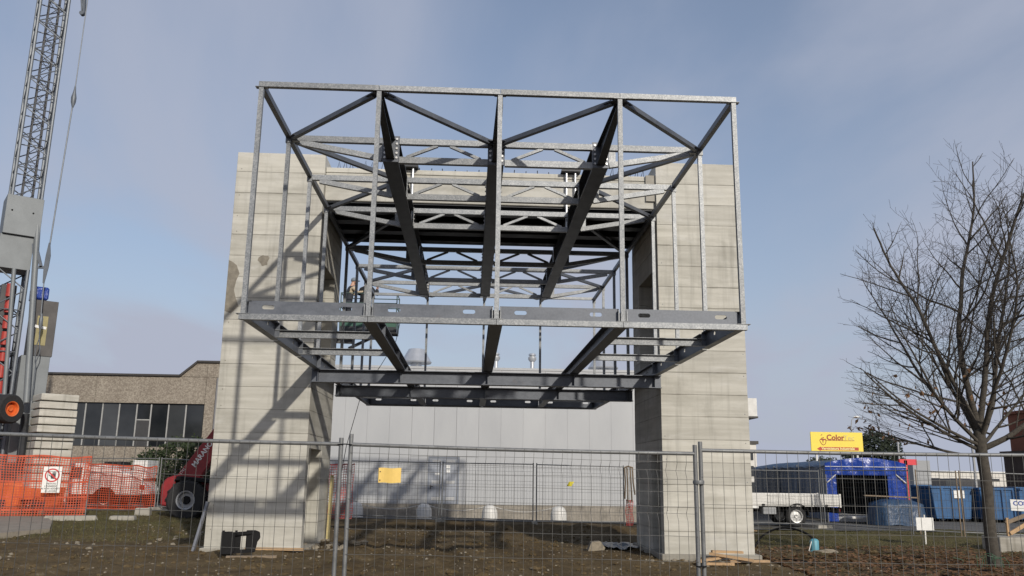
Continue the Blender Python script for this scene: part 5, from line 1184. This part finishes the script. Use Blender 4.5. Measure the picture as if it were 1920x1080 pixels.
def skip(x0, x1, y, z1, label, paper=False):
    z0 = GS(x0, y)+0.03; s = thing('blue_container', label, 'container', ((x0+x1)/2, y+0.9, z0))
    MB().prism([(x0+0.15, z0+0.12), (x1-0.15, z0+0.12), (x1, z1), (x0, z1)], (0, y, 0), (1, 0, 0), (0, 0, 1), (0, 1.8, 0)).obj('tub', M_BLUE, s, bevel=0.02)
    MB().bb(x0-0.04, x1+0.04, y-0.06, y+1.86, z1+0.002, z1+0.09).obj('rim', M_BLUE, s)
    for k in range(1, 4): xx = x0+(x1-x0)*k/4; MB().bb(xx-0.04, xx+0.04, y-0.07, y-0.005, z0+0.16, z1).obj('rib', M_BLUE, s)
    for xx in (x0+0.4, x1-0.4): MB().bb(xx-0.06, xx+0.06, y+0.2, y+1.6, z0, z0+0.118).obj('skid', M_BLACK, s)
    if paper:
        MB().bb(x0+0.98, x0+1.30, y-0.085, y-0.075, 1.08, 1.42).obj('paper_sheet', M_WHITE, s); MB().bb(x0+1.36, x0+1.46, y-0.085, y-0.075, 1.08, 1.42).obj('paper_sheet', M_WHITE, s)
skip(20.45, 22.32, 38.0, 1.50, 'blue steel container with white papers, left of the pair behind the rear fence', True); skip(22.42, 24.4, 37.6, 1.46, 'blue steel container right of the pair, behind the tree trunk')
skip(24.7, 26.9, 38.6, 1.50, 'blue steel container at the right edge of the view')
bk_ = thing('brick_building', 'red-brown brick block rising behind the tree at the right edge', 'building', (42, 60, 0.1)); MB().bb(38.4, 48, 52, 60, 0, 6.55).obj('wall', M_BRICK, bk_); MB().bb(38.25, 48.2, 51.8, 60.2, 6.553, 6.75).obj('roof_edge', M_BRICK, bk_)
MB().bb(37.75, 38.39, 56, 59.95, 0.0, 3.7).obj('brown_cladding', M_BROWN, bk_); MB().bb(37.5, 38.39, 55.7, 59.97, 3.702, 3.95).obj('brown_eave', M_BROWN, bk_)
lf = MB(); lf.bar((24.45, 36.6, 0.1), (24.45, 36.6, 3.6), 0.22, 0.22); lf.bar((24.45, 36.6, 3.2), (25.5, 36.6, 3.55), 0.2, 0.25); tag(lf.obj('blue_column', M_BLUE), 'blue steel column at the right edge beside the containers', 'column')
tag(MB().bar((34.4, 58, 0.1), (34.4, 58, 8.4), 0.12, 0.12).obj('flag_pole', M_FARGREY), 'thin grey pole standing behind the blue containers', 'pole')
tag(MB().bar((31.2, 62, 0.1), (31.2, 62, 4.6), 0.10, 0.10).obj('lamp_mast', M_FARGREY), 'short grey mast beside the white far warehouse', 'pole')

# ------------------------------------------------------------------ small things on site
cs = thing('company_sign', 'white sign with blue letters on the rear fence at the right edge', 'sign', (17.85, 27.5, 0.9))
MB().prism([(-0.42, 0.90), (0.48, 0.86), (0.48, 1.22), (-0.42, 1.25)], (17.85, 27.50, 0), (1, -0.18, 0), (0, 0, 1), (0, 0.01, 0)).obj('board', M_WHITE, cs)
text_obj('lettering', 'COST', 0.19, plain('blue_print', (0.03, 0.07, 0.30), 0.5, 0.05), cs, (17.50, 27.56, 1.12), (1, -0.18, 0), (0, 0, 1), 'LEFT', 0.004, 1.1, 0.006)
MB().bb(17.49, 18.2, 27.40, 27.405, 1.0, 1.012).obj('underline', plain('blue_line', (0.05, 0.09, 0.3), 0.5), cs) if False else None
gy = G(13.25, 25.4)
bs = thing('blank_sign', 'blank white board on a short white stake in the grass', 'sign', (13.25, 25.4, gy))
MB().bar((13.37, 25.40, gy-0.1), (13.39, 25.40, gy+0.86), 0.035, 0.035).obj('stake', M_OFFWHITE, bs); MB().bb(13.12, 13.64, 25.365, 25.378, gy+0.42, gy+0.78).obj('board', M_WHITE, bs)
# fork carriage lying in front of the left tower
fg = G(-4.75, 18.6)
fk = thing('fork_carriage', 'black steel fork carriage standing on the earth in front of the left tower', 'fork carriage', (-4.76, 18.75, fg), math.radians(18), None, True); fk.scale = (0.9, 0.9, 0.84)
MB().prism([(-0.42, 0.02), (-0.16, 0.02), (-0.10, 0.12), (-0.12, 0.50), (-0.18, 0.56), (-0.42, 0.56)], (0, -0.06, 0), (1, 0, 0), (0, 0, 1), (0, 0.10, 0)).obj('side_plate', M_BLACK, fk, bevel=0.012)
MB().prism([(0.14, 0.06), (0.36, 0.06), (0.40, 0.30), (0.46, 0.40), (0.44, 0.54), (0.34, 0.58), (0.14, 0.58)], (0, 0.06, 0), (1, 0, 0), (0, 0, 1), (0, 0.10, 0)).obj('side_plate', M_BLACK, fk, bevel=0.012)
MB().tube((-0.16, 0.0, 0.49), (0.30, 0.12, 0.51), 0.055, 12).obj('cross_tube', M_BLACK, fk, smooth=True)
MB().prism([(-0.16, 0.08), (0.02, 0.08), (0.02, 0.46), (-0.16, 0.44)], (0, 0.03, 0), (1, 0, 0), (0, 0, 1), (0, 0.04, 0)).obj('web_plate', M_BLACK, fk)
MB().bar((-0.36, 0.02, 0.07), (0.34, 0.12, 0.09), 0.10, 0.08).obj('cross_bar', M_BLACK, fk)
for s in (-0.40, -0.12): MB().tube((s, 0.0, 0.53), (s+0.05, 0.0, 0.53), 0.06, 10).obj('hook', M_BLACK, fk)
tag(MB().box((-4.45, 18.55, G(-4.45, 18.55)+0.02), (1.0, 0.16, 0.05), 0.22).obj('timber_plank', M_WOODG), 'weathered plank lying on the earth under the black fork carriage', 'plank')
tag(MB().box((-4.3, 19.98, G(-4.3, 19.9)+0.04), (1.3, 0.14, 0.05), -0.06).obj('timber_plank', M_WOOD), 'reddish timber plank lying along the foot of the left tower', 'plank')
def plank(x, y, L_, w_, rz, label, mat=None, z=0.03, tilt=0.0, h=0.05):
    t = Matrix.Rotation(rz, 3, 'Z') @ Matrix.Rotation(tilt, 3, 'Y'); m = MB().box((0, 0, 0), (L_, w_, h)); m.v = [t @ v+Vector((x, y, G(x, y)+z)) for v in m.v]
    return tag(m.obj('timber_plank', mat or M_WOOD), label, 'plank', 'timber planks at the tower feet')
plank(5.35, 19.35, 0.75, 0.16, 0.25, 'short timber plank at the left of the heap at the right tower foot', z=0.10, tilt=-0.14)
plank(5.75, 19.25, 0.95, 0.14, -0.35, 'tilted timber plank crossing the heap at the right tower foot', z=0.14, tilt=0.12)
plank(6.15, 19.30, 0.9, 0.18, 0.06, 'flat pale plank at the right end of the heap at the right tower foot', z=0.05)
plank(5.80, 19.72, 0.7, 0.14, 0.0, 'orange-brown plank lying closest to the right tower face', z=0.22, tilt=0.02); plank(5.45, 19.1, 0.6, 0.13, -0.1, 'small plank in front of the heap at the right tower foot', z=0.03)
plank(9.2, 29.4, 0.95, 0.18, 0.06, 'long squared timber on the grass behind the right tower', z=0.05, h=0.12); plank(9.0, 29.9, 0.7, 0.18, 0.02, 'short squared timber behind the long one near the right tower', z=0.14, h=0.14)
# pump with hose
pg = G(9.0, 22.8)
pm_ = thing('submersible_pump', 'light blue plastic pump standing on the earth right of the right tower', 'pump', (9.02, 22.8, pg))
MB().lathe((9.02, 22.8, pg), [(0.13, 0), (0.13, 0.05), (0.11, 0.07), (0.115, 0.30), (0.09, 0.34), (0.05, 0.36), (0.0, 0.365)], 16).obj('housing', M_BLUEPLASTIC, pm_, smooth=True)
MB().tube((8.93, 22.75, pg+0.30), (8.82, 22.7, pg+0.04), 0.012, 6).obj('cord', M_OFFWHITE, pm_)
hp = [(9.0, 22.8, pg+0.34), (8.9, 22.95, pg+0.47), (8.65, 23.3, pg+0.58), (8.35, 23.6, pg+0.56), (8.0, 23.8, pg+0.36), (7.8, 23.8, pg+0.12), (7.6, 23.5, pg+0.0)]
def spline(pts, n=6):
    pts = [Vector(p) for p in pts]; r = []
    for i_ in range(len(pts)-1):
        p0, p1, p2, p3 = pts[max(i_-1, 0)], pts[i_], pts[i_+1], pts[min(i_+2, len(pts)-1)]
        for k in range(n):
            t = k/n; r.append(0.5*((2*p1)+(p2-p0)*t+(2*p0-5*p1+4*p2-p3)*t*t+(3*p1-p0-3*p2+p3)*t**3))
    return r+[pts[-1]]
tag(MB().poly(spline(hp), 0.028, 8).obj('pump_hose', M_BLACK, smooth=True), 'black hose arching up from the light blue pump', 'hose')
tag(MB().poly(spline([(7.1, 20.9, G(7.1, 20.9)+0.02), (7.6, 20.0, G(7.6, 20)+0.03), (8.1, 19.0, G(8.1, 19)+0.03), (9.0, 18.7, G(9, 18.7)+0.03), (10.0, 18.75, G(10, 18.75)+0.02), (11, 18.2, G(11, 18.2)+0.02)]), 0.022, 6).obj('ground_cable', M_BLACK), 'dark cable snaking over the earth right of the right tower', 'cable')
tag(MB().blob((9.2, 22.55, G(9.2, 22.55)+0.04), (0.7, 0.3, 0.16), 9, 6, 0.25, 4).obj('wire_scrap', M_STONE), 'pale scrap heap lying at the foot of the light blue pump', 'scrap')
# concrete block and timber trestle at the right edge
cbz = G(14.9, 23.6)
tag(MB().box((15.35, 23.9, cbz+0.18), (1.9, 0.8, 0.42), 0.04).obj('concrete_block', M_CONC_GREY, bevel=0.015), 'pale concrete block behind the tree trunk at the right edge', 'block')
tr2 = thing('timber_trestle', 'raw timber trestle standing on the concrete block at the right edge', 'trestle', (15.2, 24.0, cbz+0.39))
MB().bar((14.95, 23.9, cbz+0.39), (14.95, 23.9, cbz+0.88), 0.07, 0.07).obj('leg', M_WOOD, tr2); MB().bar((15.55, 23.9, cbz+0.39), (15.55, 23.9, cbz+0.95), 0.07, 0.07).obj('leg', M_WOOD, tr2)
MB().bar((14.97, 23.84, cbz+0.46), (15.7, 23.84, cbz+0.86), 0.05, 0.10).obj('brace', M_WOOD, tr2); MB().bar((14.9, 23.9, cbz+0.74), (15.9, 23.9, cbz+1.1), 0.05, 0.10).obj('rail', M_WOODG, tr2)
# kerb stones and slab scraps at left
for (x, y, w_, d_, h_, r_, l) in ((-11.9, 27.0, 1.5, 0.42, 0.16, 0.42, 'long pale kerb stone under the near orange net'), (-10.6, 27.6, 0.75, 0.4, 0.14, 0.15, 'flat pale stone slab lying on the grass right of the near net'), (-10.95, 30.2, 0.5, 0.35, 0.26, 0.1, 'square concrete foot lying on the grass by the far net'), (-10.1, 31.6, 0.22, 0.2, 0.16, 0.0, 'small yellowish stone on the grass edge below the far net')):
    o = MB().box((x, y, G(x, y)+h_*0.4), (w_, d_, h_), r_, 0.92); tag(o.obj('kerb_stone', M_CONC_GREY, bevel=0.02), l, 'stone')
bz_ = G(3.25, 22.3); tag(MB().prism([(-0.22, 0), (0.2, 0), (0.24, 0.10), (0.12, 0.26), (-0.12, 0.24)], (3.2, 22.2, bz_-0.02), (1, 0.2, 0), (0, 0, 1), (0, 0.3, 0)).obj('broken_block', M_STONE, bevel=0.01), 'broken beige concrete block lying on the earth left of the right tower', 'block')
m = MB(); vs = []; fs = []; n, k_ = 18, 12
for j_ in range(k_+1):
    for i_ in range(n+1):
        x = 3.55+1.15*i_/n+0.1*math.sin(j_*0.9); y = 22.7+1.9*j_/k_+0.15*math.sin(i_*0.8)
        vs.append((x, y, G(x, y)+0.05+0.09*abs(noise.noise(Vector((x*3, y*3, 2))))+0.05*noise.noise(Vector((x*8, y*8, 2)))))
for j_ in range(k_):
    for i_ in range(n): a = j_*(n+1)+i_; fs.append((a, a+1, a+n+2, a+n+1))
m.add(vs, fs); o = m.obj('plastic_foil', M_TARPK, smooth='all'); tag(o, 'crumpled black plastic foil on the ground beside the right tower', 'foil')

# loose stones that can be told apart, then the fine rubble as stuff
r = random.Random(11); smesh = []
for k in range(5):
    me_ = MB().blob((0, 0, 0), (1, 0.8, 0.55), 7, 5, 0.22, k).mesh('stone'); me_.materials.append(M_STONE); smesh.append(me_)
def stone(x, y, s, label, group):
    o = bpy.data.objects.new('stone', r.choice(smesh)); COL.objects.link(o); o.location = (x, y, G(x, y)+s*0.12); o.scale = (s, s, s); o.rotation_euler = (0, 0, r.uniform(0, 6)); tag(o, label, 'stone', group)
for k in range(26): stone(r.gauss(-3.2, 0.35), r.uniform(20.3, 23.2), r.uniform(0.10, 0.26), 'pale rubble stone heaped at the inner foot of the left tower', 'rubble at the inner foot of the left tower')
for k in range(34): stone(r.uniform(-9.5, -5.4), r.uniform(17.0, 25.5), r.uniform(0.07, 0.16), 'pale stone on the bare earth left of the left tower', 'stones left of the left tower')
for k in range(14): stone(r.uniform(-3.2, 0.4), r.uniform(17.5, 22), r.uniform(0.05, 0.10), 'pale stone on the earth in the middle of the portal opening', 'stones in the portal opening')
for k in range(20): stone(r.uniform(3.5, 6.9), r.uniform(18.7, 20.0), r.uniform(0.06, 0.14), 'pale stone chip at the front foot of the right tower', 'stone chips at the right tower foot')
m = MB()
for k in range(1700):
    x = r.uniform(-11, 9); y = r.uniform(13.5, 28)
    if noise.noise(Vector((x*0.5, y*0.5, 5))) < r.uniform(-0.5, 0.35): continue
    s = r.uniform(0.012, 0.05)*(1.6 if r.random() < 0.05 else 1); m.blob((x, y, G(x, y)+s*0.2), (s*1.3, s, s*0.7), 5, 3, 0.2, k)
o = m.obj('rubble', M_STONE, kind='stuff'); o['label'] = 'fine pale rubble strewn over the bare earth'; o['category'] = 'rubble'
m = MB()
for k in range(1500):
    x = r.uniform(-11, 11); y = r.uniform(13.5, 28.3); s = r.uniform(0.03, 0.10)*(1.9 if r.random() < 0.08 else 1.0); m.blob((x, y, G(x, y)+s*0.1), (s*1.3, s, s*0.7), 6, 4, 0.25, k)
o = m.obj('earth_clods', M_GROUND, kind='stuff'); o['label'] = 'dark clods of turned earth on the building site'; o['category'] = 'earth'

# grass, fallen leaves
def scatter(name, mat, n, area, hgt, wid, label, cat, flat=False, keep=None):
    m = MB(); rr = random.Random(len(name)+n)
    for k in range(n):
        x, y = area(rr)
        if keep and not keep(x, y, rr): continue
        z = G(x, y); a = rr.uniform(0, 2*PI)
        if flat:
            s = wid*rr.uniform(0.6, 1.4); ti = rr.uniform(-0.6, 0.6); d = Vector((math.cos(a), math.sin(a), ti*0.5)); e_ = Vector((-math.sin(a), math.cos(a), rr.uniform(-0.5, 0.5)))
            c_ = Vector((x, y, z+0.012+abs(ti)*s*0.6)); m.add([c_-d*s, c_+e_*s*0.55, c_+d*s, c_-e_*s*0.55], [(0, 1, 2, 3)])
        else:
            h = hgt*rr.uniform(0.5, 1.3); w_ = wid*rr.uniform(0.7, 1.3); d = Vector((math.cos(a)*w_, math.sin(a)*w_, 0)); t_ = Vector((x+rr.gauss(0, h*0.5), y+rr.gauss(0, h*0.5), z+h)); c_ = Vector((x, y, z-0.01)); m.add([c_-d, c_+d, t_], [(0, 1, 2)])
    o = m.obj(name, mat, kind='stuff'); o['label'] = label; o['category'] = cat; return o
nk = lambda x, y, rr: noise.noise(Vector((x*0.45, y*0.45, 1)))+0.25 > rr.uniform(-0.2, 0.5)
scatter('grass', M_GRASS, 16000, lambda q: (q.uniform(-14, -6.5), q.uniform(21.5, 33.5)), 0.06, 0.008, 'short green winter grass around the telehandler and orange nets', 'grass', keep=nk)
scatter('grass', M_GRASS, 14000, lambda q: (q.uniform(7.3, 17), q.uniform(21.0, 31.0)), 0.06, 0.008, 'short winter grass between the right tower and the road', 'grass', keep=nk)
scatter('weeds', M_GRASS, 5000, lambda q: (q.uniform(-10, 7), q.uniform(14, 27)), 0.05, 0.007, 'sparse weeds growing on the bare earth', 'weeds', keep=lambda x, y, rr: noise.noise(Vector((x*0.8, y*0.8, 7))) > 0.12)
M_STRAW = mat_leaf('dry_straw', (0.11, 0.085, 0.04), (0.24, 0.185, 0.09), 0.2)
scatter('dry_grass', M_STRAW, 7000, lambda q: (q.uniform(-12, 12), q.uniform(12.5, 27)), 0.035, 0.010, 'dry yellowed grass tufts on the trampled earth', 'grass', keep=lambda x, y, rr: noise.noise(Vector((x*0.9, y*0.9, 3)))+0.5*noise.noise(Vector((x*3, y*3, 3))) > rr.uniform(-0.1, 0.4))
scatter('fallen_leaves', M_DEAD, 13000, lambda q: (max(6.8, q.gauss(11.8, 3.0)), q.uniform(14.0, 21.5) if q.random() < 0.8 else q.uniform(20, 24.5)), 0, 0.055, 'brown fallen leaves carpeting the ground under the bare tree', 'leaves', flat=True, keep=lambda x, y, rr: x < 18)

# ------------------------------------------------------------------ bare tree
tree = thing('bare_tree', 'leafless spreading tree with a few dead brown leaves at the right edge', 'tree', (11.80, 19.5, G(11.8, 19.5)))
tz = G(11.8, 19.5); tr_rnd = random.Random(21)
TR = MB(); LIMB = MB(); TWIG = MB(); LEAF = MB()
TR.poly(spline([(11.80, 19.5, tz-0.1), (11.80, 19.5, tz+0.10), (11.78, 19.5, tz+0.9), (11.81, 19.5, tz+1.8), (11.77, 19.5, tz+2.5), (11.76, 19.5, tz+3.05)], 4), [0.21, 0.18, 0.158, 0.146, 0.140, 0.136, 0.133, 0.131, 0.129, 0.127, 0.125, 0.124, 0.123, 0.122, 0.122, 0.123, 0.126, 0.130, 0.134, 0.125, 0.10], 14)
def crown_r(z):
    """radius of the crown's outline at height z"""
    h = z-tz
    if h > 4.4: return 2.92*math.sqrt(max(0.0, 1-((h-4.4)/6.0)**2))
    return 2.95-0.05*(4.4-h)
def grow(p, d, L_, r0, lev):
    """one branch: bends upward, sheds side branches, stops at the crown's outline"""
    n = max(5, int(L_/0.20)) if lev < 2 else 6 if lev == 2 else 4
    pts = [p.copy()]; rad = [r0]; dd = d.normalized(); seg = L_/n; tol = tr_rnd.uniform(0.86, 1.12)
    kink = (0.050, 0.085, 0.11, 0.12)[lev]
    for i_ in range(n):
        up = (0.035, 0.030, 0.045, 0.03)[lev]
        if dd.z > 0.93: up *= 0.1
        dd = (dd+Vector((tr_rnd.gauss(0, kink), tr_rnd.gauss(0, kink), up+tr_rnd.gauss(0, kink*0.6)))).normalized()
        q = pts[-1]+dd*seg
        if math.hypot(q.x-11.8, q.y-19.5) > crown_r(q.z)*tol and q.z > tz+3.0 and i_ > 1: break
        pts.append(q); rad.append(max(0.0034, r0*(1-(i_+1)/n*0.88)))
    n = len(pts)-1
    (LIMB if lev <= 1 else TWIG).poly(pts, rad, 8 if lev == 0 else 5 if lev == 1 else 3)
    if lev >= 3: return
    L_ = seg*n; nb = max(2, int(L_*(2.9, 4.0, 5.2)[lev]*tr_rnd.uniform(0.7, 1.2)))
    for k in range(nb):
        t = min(0.98, (0.12 if lev == 0 else 0.10)+0.88*(k+tr_rnd.random())/nb)
        f = t*n; i_ = min(int(f), n-1); q = pts[i_].lerp(pts[i_+1], f-i_); ax = (pts[i_+1]-pts[i_]).normalized()
        s = ax.orthogonal().normalized(); s.rotate(Matrix.Rotation(tr_rnd.uniform(0, 2*PI), 3, ax))
        ang = tr_rnd.uniform(0.55, 1.15); nd_ = ax*math.cos(ang)+s*math.sin(ang)
        if nd_.z < -0.1: nd_.z *= -0.4
        nl = (0.95+0.62*L_*(1-t), 0.28+0.46*L_*(1-t*0.6), 0.10+0.45*L_*(1-t*0.5))[lev]*tr_rnd.uniform(0.5, 1.25)
        grow(q, nd_, nl, min(rad[i_]*0.72, (0.027, 0.0098, 0.0048)[lev])*tr_rnd.uniform(0.7, 1.1), lev+1)
fork = Vector((11.77, 19.5, tz+2.65))
for dx, dy, dz_, L_, r_, h_ in ((-0.10, 0.08, 1.0, 7.9, 0.080, 0.32), (-0.36, -0.08, 0.95, 7.0, 0.062, 0.26), (0.26, 0.10, 1.0, 7.6, 0.078, 0.30), (0.62, 0.05, 0.82, 6.0, 0.066, 0.15), (0.98, -0.2, 0.38, 4.2, 0.072, -0.06), (-0.70, 0.25, 0.68, 5.2, 0.052, 0.10),
                              (-1.0, -0.22, 0.28, 4.0, 0.044, 0.02), (-1.0, 0.30, 0.02, 3.6, 0.036, -0.22), (0.08, -0.62, 0.88, 5.6, 0.052, 0.18), (0.10, 0.70, 0.80, 5.4, 0.052, 0.16), (-0.85, -0.5, 0.55, 4.6, 0.042, 0.05), (0.8, 0.5, 0.5, 4.6, 0.045, 0.0), (-1.0, 0.05, 0.45, 4.4, 0.044, -0.10)):
    grow(fork+Vector((0, 0, h_)), Vector((dx, dy, dz_)), L_, r_, 0)
TR.obj('trunk', M_BARK, tree, smooth='all'); LIMB.obj('limbs', M_BARK, tree, smooth='all'); TWIG.obj('crown', M_TWIG, tree)
def dead_leaf(c, s):
    a = Vector((tr_rnd.gauss(0, 1), tr_rnd.gauss(0, 1), tr_rnd.gauss(-1.2, 0.6))).normalized(); b = a.orthogonal().normalized(); b.rotate(Matrix.Rotation(tr_rnd.uniform(0, 6.28), 3, a)); nn = a.cross(b)*s*0.25
    LEAF.add([c, c+a*s+b*s*0.45+nn, c+a*s*2, c+a*s-b*s*0.45+nn], [(0, 1, 2), (0, 2, 3)])
tw = [v for v in TWIG.v if v.z < tz+4.4 and v.x < 12.6]
for k in range(330):
    v = tr_rnd.choice(tw)
    if v.z > 3.5 and tr_rnd.random() < 0.75: continue
    if noise.noise(v*0.9) < -0.05: continue
    dead_leaf(v, tr_rnd.uniform(0.05, 0.09))
LEAF.obj('dead_leaves', M_DEAD, tree, kind='stuff')
gt = MB()
for k in range(12):
    x, y = 11.45+r.gauss(0, 0.22), 19.15+r.gauss(0, 0.15); z = G(x, y); gt.poly([(x, y, z), (x+r.gauss(0, .05), y, z+r.uniform(.12, .3)), (x+r.gauss(0, .12), y, z+r.uniform(.16, .30))], 0.006, 4)
tag(gt.obj('ivy_shoots', M_GREENTIE, kind='stuff'), 'green shoots growing at the foot of the bare tree', 'plant')
